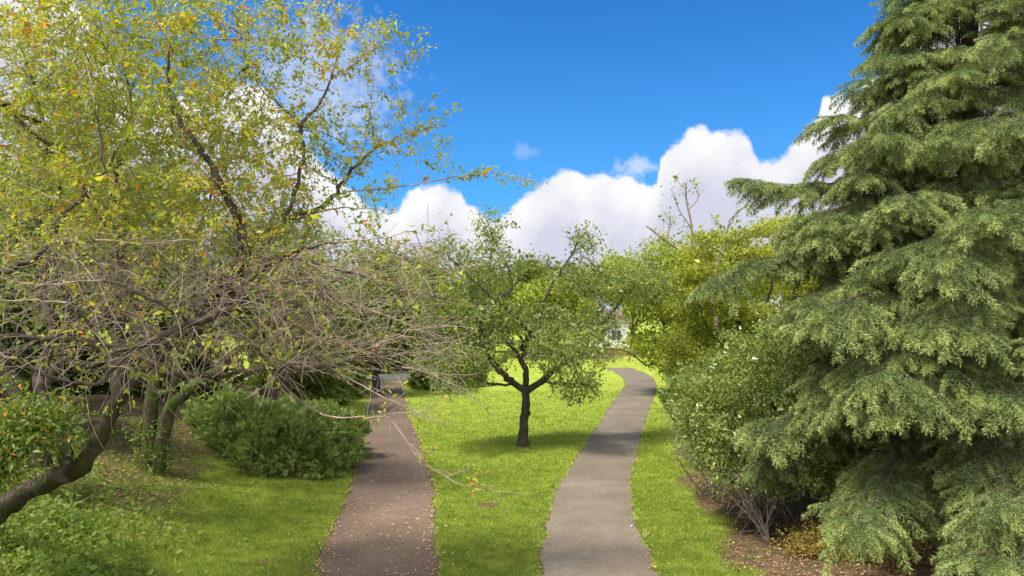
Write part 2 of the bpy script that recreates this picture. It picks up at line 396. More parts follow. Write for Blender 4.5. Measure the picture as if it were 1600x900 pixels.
# ------------------------------------------------------------------ ground
def axis(segs):
    out = []
    for a, b, s in segs: out.append(np.arange(a, b, s))
    return np.concatenate(out+[[segs[-1][1]]])
gx = axis([(-600, -60, 60), (-60, -24, 4), (-24, -13, .7), (-13, 12, .16), (12, 24, .7), (24, 60, 4), (60, 600, 60)])
gy = axis([(-60, 0, 6), (0, 10, 1), (10, 30, .16), (30, 66, .35), (66, 120, 4), (120, 1200, 90)])
GX, GY = np.meshgrid(gx, gy); GZ = height(GX, GY)
l0, l1 = edgesL(np.clip(GY, -4, 49)); r0, r1 = edgesR(np.clip(GY, -4, 63))
onL = (GX > l0) & (GX < l1) & (GY < 50); onR = (GX > r0) & (GX < r1) & (GY < 64)
GZ = GZ-.012*(onL | onR)
def soilmask(X, Y):
    """bare earth: under the evergreens, on the shaded bank, path edges, two worn patches"""
    l0, l1 = edgesL(np.clip(Y, -4, 49)); r0, r1 = edgesR(np.clip(Y, -4, 63))
    wv = .5*np.sin(X*1.7+Y*.9)+.35*np.sin(X*3.9-Y*2.3)+.2*np.sin(X*8.1+Y*6.7)
    right = sm(1.0, 2.3, X-r1+.5*wv)*(1-sm(34, 40, Y))
    bank = sm(1.6, 5.0, l0-X+1.3*wv)*.88*(1-.4*sm(0, 1, wv))*(1-sm(34, 44, Y))
    e = np.minimum(np.minimum(np.abs(X-l0), np.abs(X-l1)), np.where(Y < 63, np.abs(X-r0)*1.5, 9))
    e = np.minimum(e, np.abs(X-r1)*1.8)
    edge = (1-sm(.0, .20+.06*wv, e))*.9
    def patch(px, py, rx, ry):
        c = onground(px, py); return 1-sm(.45, 1.15, np.hypot((X-c[0])/rx, (Y-c[1])/ry)+.22*wv)
    pt = np.maximum(patch(762, 790, .38, .36), .6*patch(490, 778, .5, .35))
    pt = np.maximum(pt, .7*patch(425, 877, .5, .3)); pt = np.maximum(pt, .85*patch(548, 728, .45, 1.6))
    pt = np.maximum(pt, .75*patch(603, 632, 1.0, 4.5))
    return np.clip(np.maximum.reduce([right, bank, edge, pt]), 0, 1)
m, N = mat_new('ground')
pos = N.n('ShaderNodeNewGeometry').outputs['Position']
soil = N.n('ShaderNodeAttribute', attribute_name='soil').outputs['Fac']
n1 = N.noise(pos, 1.3, 4, .6); n2 = N.noise(pos, 26, 5, .7); n3 = N.noise(pos, 5, 4, .6)
gr = N.ramp(N.m('ADD', N.m('MULTIPLY', n1, .5), N.m('MULTIPLY', n2, .5)), [(.36, (.13, .18, .022)), (.5, (.23, .29, .034)), (.64, (.35, .38, .07))])
br = N.ramp(N.m('ADD', N.m('MULTIPLY', n3, .4), N.m('MULTIPLY', n2, .6)), [(.34, (.035, .024, .014)), (.5, (.10, .068, .038)), (.64, (.20, .14, .08))])
sf = N.rng(N.m('ADD', soil, N.m('MULTIPLY', N.m('SUBTRACT', n2, .5), .9)), .32, .68)
p = N.n('ShaderNodeBsdfPrincipled', i_0=N.mix(sf, gr, br)); p.inputs['Roughness'].default_value = .9; p.inputs['Specular IOR Level'].default_value = .1
b = N.n('ShaderNodeBump', i_Height=n2); b.inputs['Strength'].default_value = .7; b.inputs['Distance'].default_value = .04; N.set(p.inputs['Normal'], b.outputs[0])
N.n('ShaderNodeOutputMaterial', i_0=p)
ny, nx = GX.shape; q = np.arange(ny*nx).reshape(ny, nx)
f = np.stack([q[:-1, :-1], q[:-1, 1:], q[1:, 1:], q[1:, :-1]], 2).reshape(-1, 4)
tag(build('ground', np.stack([GX, GY, GZ], 2).reshape(-1, 3), f, m, None, {'soil': ('POINT', soilmask(GX, GY).ravel())}, smooth=True), kind='structure')

# ------------------------------------------------------------------ paths
def asphalt(name, c0, c1, c2):
    m, N = mat_new(name); pos = N.n('ShaderNodeNewGeometry').outputs['Position']
    big = N.noise(pos, .55, 4, .6); grit = N.noise(pos, 28, 5, .9); mid = N.noise(pos, 6, 4, .65)
    col = N.ramp(N.m('ADD', N.m('MULTIPLY', big, .35), N.m('MULTIPLY', grit, .65)), [(.36, c0), (.5, c1), (.66, c2)])
    col = N.mix(N.m('MULTIPLY', N.rng(mid, .52, .7), .35), col, C4(*[x*1.45 for x in c1]))
    # tone step across the path: the far stretch is slightly darker
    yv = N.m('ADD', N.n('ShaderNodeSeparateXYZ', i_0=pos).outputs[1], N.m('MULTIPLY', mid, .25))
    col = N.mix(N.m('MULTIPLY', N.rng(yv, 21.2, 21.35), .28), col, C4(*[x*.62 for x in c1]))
    p = N.n('ShaderNodeBsdfPrincipled', i_0=col); p.inputs['Roughness'].default_value = .8; p.inputs['Specular IOR Level'].default_value = .25
    b = N.n('ShaderNodeBump', i_Height=grit); b.inputs['Strength'].default_value = .8; b.inputs['Distance'].default_value = .012; N.set(p.inputs['Normal'], b.outputs[0])
    N.n('ShaderNodeOutputMaterial', i_0=p); return m
def ribbon(name, edges, y0, y1, mat, z):
    ys = np.arange(y0, y1, .12); a, b = edges(ys); k = 7
    t = np.linspace(0, 1, k); X = a[:, None]*(1-t)+b[:, None]*t; Y = np.repeat(ys[:, None], k, 1)
    Z = z+.02*np.sin(np.pi*t)[None]+0*X
    q = np.arange(X.size).reshape(X.shape)
    f = np.stack([q[:-1, :-1], q[:-1, 1:], q[1:, 1:], q[1:, :-1]], 2).reshape(-1, 4)
    return tag(build(name, np.stack([X, Y, Z], 2).reshape(-1, 3), f, mat, smooth=True), kind='structure')
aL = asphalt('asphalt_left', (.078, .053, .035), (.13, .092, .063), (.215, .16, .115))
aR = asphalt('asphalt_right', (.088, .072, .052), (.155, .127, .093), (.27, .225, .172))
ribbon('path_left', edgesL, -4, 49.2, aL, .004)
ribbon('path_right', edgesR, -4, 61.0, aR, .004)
# the cross road behind, with a dashed white line
rp = np.array([(-40, 50.0), (-25, 50.6), (-15, 51.3), (-8, 52.6), (-4.5, 56), (-4, 64), (-7, 80), (-9, 110), (-10, 140)], float)
tt = np.linspace(0, len(rp)-1, 120); rc = np.stack([np.interp(tt, range(len(rp)), rp[:, k]) for k in (0, 1)], 1)
for _ in range(3): rc[1:-1] = (rc[:-2]+rc[1:-1]*2+rc[2:])/4
td = norm(np.gradient(rc, axis=0)); nn = np.stack([-td[:, 1], td[:, 0]], 1)
def strip(name, c, n_, a, b, z, mat, kind='structure'):
    V = []
    for s in (a, b): V.append(np.concatenate([c+n_*s, np.full((len(c), 1), z)], 1))
    k = len(c); f = np.stack([np.arange(k-1), np.arange(1, k), k+np.arange(1, k), k+np.arange(k-1)], 1)
    return tag(build(name, np.concatenate(V), f, mat), kind=kind)
strip('road', rc, nn, -2.6, 2.4, .012, asphalt('asphalt_road', (.06, .056, .05), (.10, .094, .085), (.15, .14, .128)))
wp = plain('road_paint', [(.55, .55, .52), (.8, .8, .77)], 9, bump=0)
Vd = []; Fd = []
for k, x0 in enumerate(np.arange(-9.6, -5.2, .95)):
    y0 = np.interp(x0, rc[:, 0], rc[:, 1])-1.9
    sl_ = .14; base = len(Vd)
    Vd += [(x0, y0, .018), (x0+.6, y0+.6*sl_, .018), (x0+.6, y0+.6*sl_+.28, .018), (x0, y0+.28, .018)]; Fd.append([base, base+1, base+2, base+3])
tag(build('road_markings', np.array(Vd), np.array(Fd), wp), kind='structure')

# ------------------------------------------------------------------ grass blades
def ingrass(X, Y):
    l0, l1 = edgesL(np.clip(Y, -4, 49)); r0, r1 = edgesR(np.clip(Y, -4, 63))
    onp = ((X > l0+.02) & (X < l1-.02) & (Y < 50)) | ((X > r0+.02) & (X < r1-.02) & (Y < 64))
    return ~onp
def sampleground(n, x0, x1, y0, y1, pw=1.0):
    """density falls off with distance from the viewpoint"""
    u = rng.random(n); Y = (y0**(-pw)*(1-u)+y1**(-pw)*u)**(-1/pw) if pw > 0 else y0+(y1-y0)*u
    half = Y*.75; X = (rng.random(n)*2-1)*half
    k = (X > x0) & (X < x1); return X[k], Y[k]
X, Y = sampleground(1200000, -12, 7.5, 12.5, 44, 1.6)
s = soilmask(X, Y); k = ingrass(X, Y) & (rng.random(len(X)) > s*1.15-.08); X, Y = X[k], Y[k]
n = len(X); Z = height(X, Y)
patch = .5+.5*np.sin(X*2.1+1.3*np.sin(Y*1.1))*np.sin(Y*1.7+np.sin(X*1.3))
h = rng.uniform(.03, .075, n)*(.7+.5*patch)*(1+(Y-13)*.012); a = rng.random(n)*6.283; wd = rng.uniform(.004, .009, n)*(1+(Y-13)*.05)
lean = rng.normal(0, .55, (n, 2))*h[:, None]
A = np.stack([X-np.cos(a)*wd, Y-np.sin(a)*wd, Z], 1); B = np.stack([X+np.cos(a)*wd, Y+np.sin(a)*wd, Z], 1)
Cc = np.stack([X+lean[:, 0], Y+lean[:, 1], Z+h], 1)
V = np.stack([A, B, Cc], 1).reshape(-1, 3)
tag(build('grass', V, np.arange(3*n).reshape(-1, 3), M['grass'], None, {'rnd': ('FACE', np.clip(rng.normal(.4+.25*(patch-.5), .25, n), 0, 1))}), kind='stuff',
    label='short bright green grass between and beside the two paths', cat='grass')

# ------------------------------------------------------------------ fallen leaves
def fallen():
    XX = []; YY = []; S = []
    X, Y = sampleground(60000, -12, 9, 12.5, 48, 1.2)
    l0, l1 = edgesL(Y); r0, r1 = edgesR(Y)
    inL = (X > l0-.1) & (X < l1+.1); inR = (X > r0-.05) & (X < r1+.05)
    e = np.minimum(np.abs(X-l0), np.abs(X-l1)); eR = np.minimum(np.abs(X-r0), np.abs(X-r1))
    pr = np.where(inL, .30+.9*np.exp(-e/.12), 0); pr = np.where(inR, .018+.5*np.exp(-eR/.05), pr)
    pr = np.where(~inL & ~inR, .9*np.exp(-e/.16)+.5*np.exp(-eR/.09)+.03, pr)
    bank = (X < l0-3); pr = np.where(bank, np.maximum(pr, .30*soilmask(X, Y)), pr)
    rt = (X > r1+1.3); pr = np.where(rt, np.maximum(pr, .38*soilmask(X, Y)), pr)
    k = rng.random(len(X)) < pr; return X[k], Y[k]
X, Y = fallen(); n = len(X)
offp = ingrass(X, Y); Z = height(X, Y)+np.where(offp, rng.uniform(.02, .06, n), .03)
tilt = np.where(offp, .35, .15)[:, None]
nr = norm(np.array([0, 0, 1.])+rng.normal(0, 1, (n, 3))*tilt); a = rng.normal(0, 1, (n, 3)); a[:, 2] *= .2
V, Fc = scatter(KITE, KITE_F, np.stack([X, Y, Z], 1), a, nr, rng.uniform(.03, .075, n)*(1+.012*(Y-13)))
tag(build('fallen_leaves', V, Fc, M['fallen'], None, {'rnd': ('FACE', rng.random(n))}), kind='stuff', label='orange and brown fallen leaves strewn over the paths and verges', cat='fallen leaves')
# ------------------------------------------------------------------ broadleaf trees
def make_tree(name, label, limbs, att, bark, leaf, step=.28, infl=1.6, kill=.35, thr=.012, per=4, size=.09, spread=.12, tip=.005,
              shoots=None, cat='tree', group=None, twigmat=None, twigthr=.02, trop=(0, 0, .03), detail=False, up=.45, base=None, sides=7, cond=None,
              crownname='crown', droop=.2, maxn=9000, pw=2.3, extra=None, tipk=1.0):
    S = Skel()
    for i, (pts, r0, r1) in enumerate(limbs): S.limb(pts, r0, max(r1*tipk, .0034), step=step)
    if att is not None: S.grow(att, step, infl, kill, trop=trop, maxn=maxn)
    nb = len(S.p)
    if shoots: 
        for sh in shoots:
            pk = np.arange(1, nb)
            if 'box' in sh:
                A = np.array(S.p[:nb]); px = 800+A[:, 0]/A[:, 1]*F; py = 480-(A[:, 2]-HC)/A[:, 1]*F; x0, y0, x1, y1 = sh['box']
                pk = np.where((px > x0) & (px < x1) & (py > y0) & (py < y1))[0]; pk = pk[pk > 0]
            S.shoots(sh['n'], sh['len'], sh.get('droop', .3), pick=pk, dirb=sh.get('dir', (0, 0, 0)), seg=sh.get('seg', 6), curl=sh.get('curl', .4))
    S.radii(tip, pw)
    root = empty(name, limbs[0][0][0] if base is None else base, label, cat, group)
    if twigmat is not None:
        S.mesh('trunk', bark, root, S.R > twigthr*.85, sides=sides+1); S.mesh('twigs', twigmat, root, S.R <= twigthr, sides=4)
    else: S.mesh('trunk', bark, root, None, sides=sides)
    if leaf is not None:
        pos, d = leafpoints(S, thr, per, spread, cond)
        if extra:                                    # leaf clumps around the twig ends as well
            pe = np.repeat(att, extra[0], 0); pos = np.concatenate([pos, pe+rng.normal(0, extra[1], pe.shape)]); d = np.concatenate([d, norm(rng.normal(0, 1, pe.shape))])
        leaves(crownname, leaf, root, pos, size, d, up=up, detail=detail, droop=droop)
    return root, S

# -- the big cherry in front on the left
Yc = 11.8
L = [
 ([P(-45, 830, 12.6), P(15, 785, 12.5), P(75, 750, 12.4), P(118, 735, 12.3), P(152, 690, 12.2), P(182, 630, 12.1), P(215, 590, 12), P(262, 545, 11.8)], .21, .14),
 ([P(262, 545, 11.8), P(305, 512, 11.6), P(345, 480, 11.5), P(370, 430, 11.4), P(382, 375, 11.3), P(362, 325, 11.3), P(345, 285, 11.2), P(318, 240, 11.1), P(285, 195, 11), P(265, 145, 11), P(262, 60, 11)], .125, .02),
 ([P(185, 625, 12.1), P(184, 585, 12.2), P(176, 555, 12.4), P(190, 500, 12.8), P(180, 430, 13), P(200, 360, 13.2), P(180, 280, 13.4), P(205, 190, 13.6), P(190, 60, 13.8)], .12, .025),
 ([P(300, 515, 11.6), P(330, 460, 11.9), P(375, 415, 12.1), P(430, 355, 12.3), P(500, 325, 12.5), P(530, 295, 12.6), P(575, 240, 12.8), P(640, 205, 13)], .10, .014),
 ([P(372, 478, 10.6), P(300, 505, 10.4), P(250, 528, 10.2), P(205, 545, 10.1), P(160, 545, 10), P(128, 531, 9.9), P(60, 531, 9.8), P(-30, 518, 9.7)], .075, .055),
 ([P(118, 735, 12.3), P(92, 690, 12.6), P(70, 640, 12.9), P(60, 590, 13.1), P(80, 520, 13.3), P(70, 440, 13.5), P(95, 340, 13.6), P(80, 200, 13.7)], .13, .03),
 ([P(70, 640, 12.9), P(25, 600, 12.8), P(-20, 560, 12.7)], .08, .06),
 ([P(-30, 150, 12), P(10, 165, 12), P(50, 210, 12), P(100, 245, 12.1), P(150, 330, 12.3), P(185, 400, 12.6)], .05, .045),
 ([P(-30, 445, 10), P(45, 410, 10.1), P(75, 382, 10.2), P(90, 355, 10.3), P(115, 322, 10.4), P(165, 265, 10.5), P(190, 220, 10.6), P(218, 180, 10.6), P(228, 120, 10.6)], .04, .012),
 ([P(160, 260, 10.5), P(155, 200, 10.6), P(130, 75, 10.7), P(115, -15, 10.8)], .02, .01),
 ([P(75, 382, 10.2), P(150, 376, 10.2), P(230, 380, 10.2), P(330, 372, 10.3)], .018, .008),
 ([P(380, 350, 11.3), P(350, 300, 11), P(300, 250, 10.8), P(270, 190, 10.6), P(268, 150, 10.6)], .022, .01),
 ([P(370, 430, 11.4), P(440, 350, 11.8), P(475, 245, 12), P(462, 190, 12), P(440, 165, 12), P(402, 132, 12), P(380, 60, 12)], .045, .012),
 ([P(465, 200, 12), P(500, 160, 12.1), P(516, 125, 12.2), P(530, 60, 12.2), P(521, -10, 12.2)], .024, .008),
 ([P(516, 125, 12.2), P(560, 95, 12.3), P(610, 60, 12.4)], .014, .006),
 ([P(530, 295, 12.6), P(563, 250, 12.6), P(575, 200, 12.6), P(580, 150, 12.6)], .014, .006),
 ([P(530, 300, 12.6), P(620, 293, 12.7), P(718, 275, 12.8), P(762, 268, 12.8), P(840, 288, 12.8)], .013, .006),
 # low boughs sweeping right over the left path
 ([P(240, 570, 11.9), P(262, 584, 11.2), P(330, 586, 10.8), P(420, 576, 10.5), P(493, 572, 10.4), P(542, 567, 10.4), P(575, 545, 10.4), P(640, 520, 10.4), P(720, 505, 10.5)], .05, .008),
 ([P(530, 568, 10.4), P(551, 564, 10.4), P(613, 569, 10.4), P(667, 584, 10.4), P(720, 605, 10.4), P(772, 650, 10.4)], .022, .007),
 ([P(310, 508, 11.6), P(370, 520, 11), P(400, 545, 10.6), P(444, 602, 10.3), P(502, 647, 10.1), P(573, 653, 10), P(640, 645, 10), P(700, 662, 10)], .03, .007),
 ([P(573, 653, 10), P(609, 655, 9.9), P(649, 709, 9.8), P(684, 740, 9.8), P(722, 758, 9.7), P(778, 769, 9.7)], .009, .004),
 ([P(345, 480, 11.5), P(420, 500, 11), P(500, 560, 10.5), P(560, 600, 10.3), P(640, 640, 10.2), P(700, 668, 10.2)], .03, .006),
 ([P(330, 460, 11.6), P(400, 470, 11.2), P(480, 520, 10.8), P(560, 545, 10.6), P(650, 575, 10.6)], .028, .006),
 ([P(345, 480, 11.5), P(400, 432, 11), P(460, 395, 10.8), P(530, 378, 10.7), P(600, 370, 10.7), P(660, 352, 10.8)], .035, .007),
 ([P(370, 430, 11.4), P(440, 400, 11.2), P(520, 420, 11.1), P(600, 440, 11), P(690, 470, 11), P(760, 480, 11.1)], .028, .006),
 ([P(372, 440, 11.4), P(450, 440, 11), P(540, 470, 10.8), P(620, 500, 10.7), P(700, 530, 10.7)], .026, .006),
 ([P(430, 355, 12.3), P(500, 330, 12.2), P(555, 325, 12.1), P(612, 330, 12)], .022, .007),
 ([P(205, 545, 10.1), P(150, 600, 9.9), P(90, 590, 9.8), P(40, 570, 9.7), P(-20, 540, 9.7)], .035, .02),
 ([P(160, 545, 10), P(120, 480, 9.8), P(60, 470, 9.7), P(-20, 470, 9.6)], .022, .014),
 ([P(300, 505, 10.4), P(240, 470, 10), P(160, 440, 9.8), P(60, 445, 9.7), P(-20, 430, 9.6)], .022, .012),
 ([P(262, 145, 11), P(330, 100, 11.2), P(400, 30, 11.3), P(430, -20, 11.4)], .014, .008),
 ([P(205, 190, 13.6), P(120, 120, 13.4), P(40, 60, 13.2), P(-20, 10, 13)], .02, .012),
]
B = [(60, 60, 12, 110, 90, 1.8, 420), (200, 40, 12, 110, 80, 1.8, 480), (330, 60, 12, 100, 90, 1.8, 420), (460, 60, 12.2, 90, 80, 1.2, 260), (570, 75, 12.5, 90, 60, .8, 190),
     (70, 190, 12, 110, 90, 1.8, 420), (210, 180, 12, 110, 90, 1.8, 520), (340, 190, 12, 90, 80, 1.6, 420), (440, 230, 12.2, 80, 80, 1.2, 300), (560, 220, 12.7, 90, 70, .7, 220), (650, 210, 12.9, 70, 55, .4, 110),
     (60, 320, 11.5, 100, 70, 2, 330), (200, 320, 11.5, 110, 70, 2, 400), (340, 320, 11.7, 90, 70, 1.6, 330), (460, 330, 12, 70, 60, 1.2, 200), (570, 300, 12.5, 60, 35, .6, 60),
     (750, 275, 12.8, 50, 16, .25, 70), (820, 285, 12.8, 40, 16, .25, 60),
     (80, 430, 10.8, 120, 60, 1.6, 300), (240, 430, 10.8, 120, 60, 1.6, 360), (420, 450, 11, 130, 70, 1, 420), (580, 430, 10.9, 120, 60, .6, 260),
     (540, 530, 10.6, 140, 50, .6, 260), (670, 540, 10.6, 70, 50, .5, 90), (640, 620, 10.2, 90, 30, .4, 60), (350, 540, 10.8, 120, 50, 1, 260), (150, 540, 10.3, 140, 60, 1, 240), (670, 400, 10.9, 50, 40, .4, 45)]
cherry_root, SK = make_tree('cherry_tree', 'large leaning cherry tree, yellow-green above, its bare lower boughs reaching over the left path', L, blobs(B), M['cherry_bark'], None,
    step=.14, tipk=.45, infl=.9, kill=.17, tip=.0034, pw=2.25, maxn=26000, twigmat=M['twig'], twigthr=.017, trop=(0, 0, .02), sides=8,
    shoots=[dict(n=45, len=(.15, .5), droop=.2, box=(570, 630, 800, 780), dir=(.6, 0, 0)), dict(n=1100, len=(.4, 1.1), droop=.3, box=(0, 380, 480, 600), dir=(.2, -.1, .1)),
            dict(n=700, len=(.4, 1.1), droop=.15, box=(380, 380, 680, 600), dir=(1.2, 0, .05)),
            dict(n=420, len=(.3, .8), droop=.1, box=(0, 0, 700, 380), dir=(0, 0, .4))])
# leaves: thick in the upper crown, only a few left on the lower twigs
def pxy(A): return 800+A[:, 0]/A[:, 1]*F, 480-(A[:, 2]-HC)/A[:, 1]*F
thin = SK.R < .0075
idx = np.where(thin)[0]; A = SK.pos[idx]
hz = A[:, 2]; xx = A[:, 0]
dens = .045+.955*sm(5.6, 7.0, hz); dens *= 1-.4*sm(-3.4, -1.8, xx)
idx = idx[rng.random(len(idx)) < dens]; per = 7; idx = np.repeat(idx, per)
t = rng.random(len(idx))[:, None]; base = SK.pos[idx]*(1-t)+SK.pos[SK.parr[idx]]*t+rng.normal(0, .05, (len(idx), 3))
leaves('crown', M['cherry_leaf'], cherry_root, base, .068, SK.dir[idx], up=.55, detail=True, droop=.35)
print('cherry nodes', len(SK.p), 'leaves', len(idx))

# -- mossy two-stemmed cherry behind it
g = onground(238, 735); Yb = g[1]
def gl(px, py, d=0): return P(px, py, Yb+d)
L = [([gl(233, 745), gl(233, 690), gl(236, 640), gl(240, 600), gl(232, 550, .2), gl(205, 480, .4), gl(190, 400, .5), gl(170, 300, .5)], .20, .06),
     ([gl(246, 742), gl(252, 690), gl(262, 645), gl(290, 612), gl(330, 588), gl(380, 540, .3), gl(420, 480, .5), gl(450, 420, .6), gl(480, 360, .6)], .19, .05),
     ([gl(262, 645), gl(275, 560, .8), gl(300, 460, 1), gl(310, 360, 1.2)], .10, .04),
     ([gl(420, 480, .5), gl(500, 450, .8), gl(560, 420, 1)], .05, .02)]
B = [(180, 400, Yb+.8, 130, 90, 2.6, 420), (330, 380, Yb+1, 120, 90, 2.6, 420), (470, 400, Yb+1, 90, 70, 2, 300), (260, 250, Yb+1, 160, 90, 2.4, 420), (100, 280, Yb+1, 110, 90, 2.4, 300), (400, 500, Yb+1, 120, 50, 1.5, 200), (560, 400, Yb+1.2, 60, 50, 1.5, 120), (180, 130, Yb+1, 180, 90, 2.4, 300)]
make_tree('cherry_tree', 'two-stemmed mossy cherry tree with ivy at its foot on the left bank', L, blobs(B), M['moss_bark'], M['back_leaf'], step=.3, infl=1.6, kill=.38, tip=.006,
    thr=.016, per=3, size=.11, spread=.12, base=[g[0], g[1], g[2]-.05], twigmat=M['twig'], twigthr=.02, shoots=[dict(n=500, len=(.6, 1.5), droop=.3)], maxn=9000)
iv = []
for k in range(900):
    h_ = rng.random()**1.3*1.3; a_ = rng.random()*6.28; c = gl(238+(8 if rng.random() < .5 else -6), 740); rr = .27+.1*rng.random()
    iv.append([c[0]+rr*math.cos(a_), c[1]+rr*math.sin(a_), g[2]+h_])
iv = np.array(iv); o = bpy.data.objects['cherry_tree.001']
leaves('ivy', M['ivy_leaf'], o, iv, .085, up=.3, detail=True)

# -- third cherry at the left edge, dark trunk rising behind the ivy
g = onground(22, 722) if False else G(-10.6, 15.2)
q = lambda px, py, Y=15.2: P(px, py, Y)
L = [([q(60, 730), q(52, 680), q(40, 640), q(15, 590), q(-10, 540), q(-40, 480)], .25, .15),
     ([q(40, 640), q(75, 600), q(95, 560), q(110, 500), q(90, 420), q(60, 330), q(70, 220), q(50, 120)], .10, .03),
     ([q(95, 560), q(130, 570), q(175, 560), q(215, 535), q(240, 520)], .07, .04)]
B = [(40, 420, 15.5, 120, 90, 2, 260), (100, 260, 15.5, 140, 100, 2, 300), (60, 110, 15.5, 120, 100, 2, 260)]
make_tree('cherry_tree', 'dark gnarled cherry trunk at the left edge, rising out of the ivy', L, blobs(B), M['dark_bark'], M['back_leaf'], step=.3, infl=1.6, kill=.4, tip=.006,
    thr=.016, per=3, size=.10, spread=.12, twigmat=M['twig'], twigthr=.018, shoots=[dict(n=250, len=(.5, 1.3), droop=.3)], maxn=5000)

# -- the tree on the lawn between the paths
def T(px, py, d=0): return P(px, py, 26.6+d)
L = [([T(816, 702), T(817, 686)], .27, .19), ([T(817, 684), T(818, 670), T(821, 640), T(822, 614)], .175, .15),
     ([T(822, 614), T(806, 600), T(790, 588, -.5), T(765, 560, -.8), T(750, 530, -1), T(755, 495, -1), T(775, 470, -1), T(800, 450, -.8), T(790, 410, -.5)], .13, .035),
     ([T(752, 530, -1), T(720, 510, -1.2), T(690, 480, -1.2), T(672, 430, -1)], .06, .02),
     ([T(820, 612), T(822, 580), T(812, 555), T(830, 522), T(845, 505), T(855, 460), T(885, 410), T(905, 375)], .12, .025),
     ([T(822, 612), T(845, 596), T(870, 575, 1), T(905, 550, 1.5), T(940, 508, 1.8), T(975, 465, 1.8), T(1000, 440, 1.8)], .13, .035),
     ([T(812, 555), T(790, 530, 1), T(770, 500, 1.5), T(765, 430, 1.5), T(770, 370, 1.5)], .07, .02),
     ([T(845, 596), T(880, 600, -1.2), T(915, 600, -2), T(935, 620, -2.2)], .06, .02),
     ([T(806, 600), T(770, 600, -1.2), T(735, 590, -2), T(705, 600, -2.2)], .055, .02),
     ([T(830, 522), T(800, 490, -1), T(740, 440, -1.5), T(700, 400, -1.5)], .05, .02)]
B = [(765, 420, 26.6, 45, 55, 1.6, 300), (700, 400, 26, 45, 35, 1.2, 170), (690, 470, 26, 55, 45, 1.5, 230), (770, 500, 26, 50, 40, 2, 230), (770, 350, 26.6, 35, 25, .8, 60), (912, 378, 26.6, 30, 28, .8, 80),
     (895, 435, 26.6, 42, 28, 1.2, 150), (850, 500, 26.6, 55, 30, 2, 200), (940, 440, 27.3, 60, 34, 1.6, 250), (1010, 445, 27.6, 50, 36, 1.4, 260), (932, 508, 27, 42, 32, 1.6, 190), (885, 545, 26, 78, 42, 2.4, 400),
     (900, 603, 25.3, 42, 26, 1.2, 140), (745, 555, 26, 62, 36, 2, 240), (700, 560, 25.6, 60, 40, 1.6, 200), (712, 600, 25, 42, 20, 1.3, 90), (660, 430, 26, 30, 45, 1, 80)]
make_tree('broadleaf_tree', 'rounded green tree with dark forked trunk standing alone on the lawn between the two paths', L, blobs(B), M['dark_bark'], M['mid_leaf'], step=.2, infl=1.5, kill=.26, tip=.006,
    thr=.0125, per=5, size=.10, spread=.12, base=[.39, 26.6, -.05], maxn=14000, extra=(6, .13))
# ------------------------------------------------------------------ trees behind
def round_tree(name, label, x, y, hgt, rad, leaf, bark, n=700, size=.2, per=5, group=None, low=.25, kill=.7, step=.5, spread=.3, squash=1.0, shell=0, tall=1.0):
    z = float(height(x, y)); c = np.array([x, y, z]); th = hgt*low
    L = [([c+[0, 0, -.1], c+[.1, 0, th*.5], c+[0, .1, th]], hgt*.03, hgt*.024)]
    for k in range(6):
        a = k*1.05+rng.random(); d = np.array([math.cos(a), math.sin(a), 0])*rad*.55; t0 = th*(.8+.05*k)
        L.append(([c+[0, 0, t0], c+d*.45+[0, 0, t0+hgt*.16], c+d+[0, 0, t0+hgt*(.32+.05*k)]], hgt*.014, hgt*.005))
    zc = z+th+(hgt-th)*.5; rz = (hgt-th)*.52
    # uneven crown: a handful of lobes inside the envelope
    A = []; nl = 11
    for k in range(nl):
        u = norm(rng.normal(0, 1, 3)); u[2] = abs(u[2])*1.1-.45 if k % 3 else u[2]
        cc = np.array([x, y, zc])+u*np.array([rad*.62, rad*.62, rz*.62]); m_ = n//nl
        v = norm(rng.normal(0, 1, (m_, 3)))*rng.random((m_, 1))**.4
        A.append(cc+v*np.array([rad*.42, rad*.42, rz*.36]))
    return make_tree(name, label, L, np.concatenate(A), bark, leaf, step=step, infl=step*7, kill=kill, thr=.02, per=per, size=size, spread=spread, tip=.008, group=group, sides=5, base=c, maxn=3500, extra=(per, spread*1.5))
GB = 'trees closing the view behind the lawn'
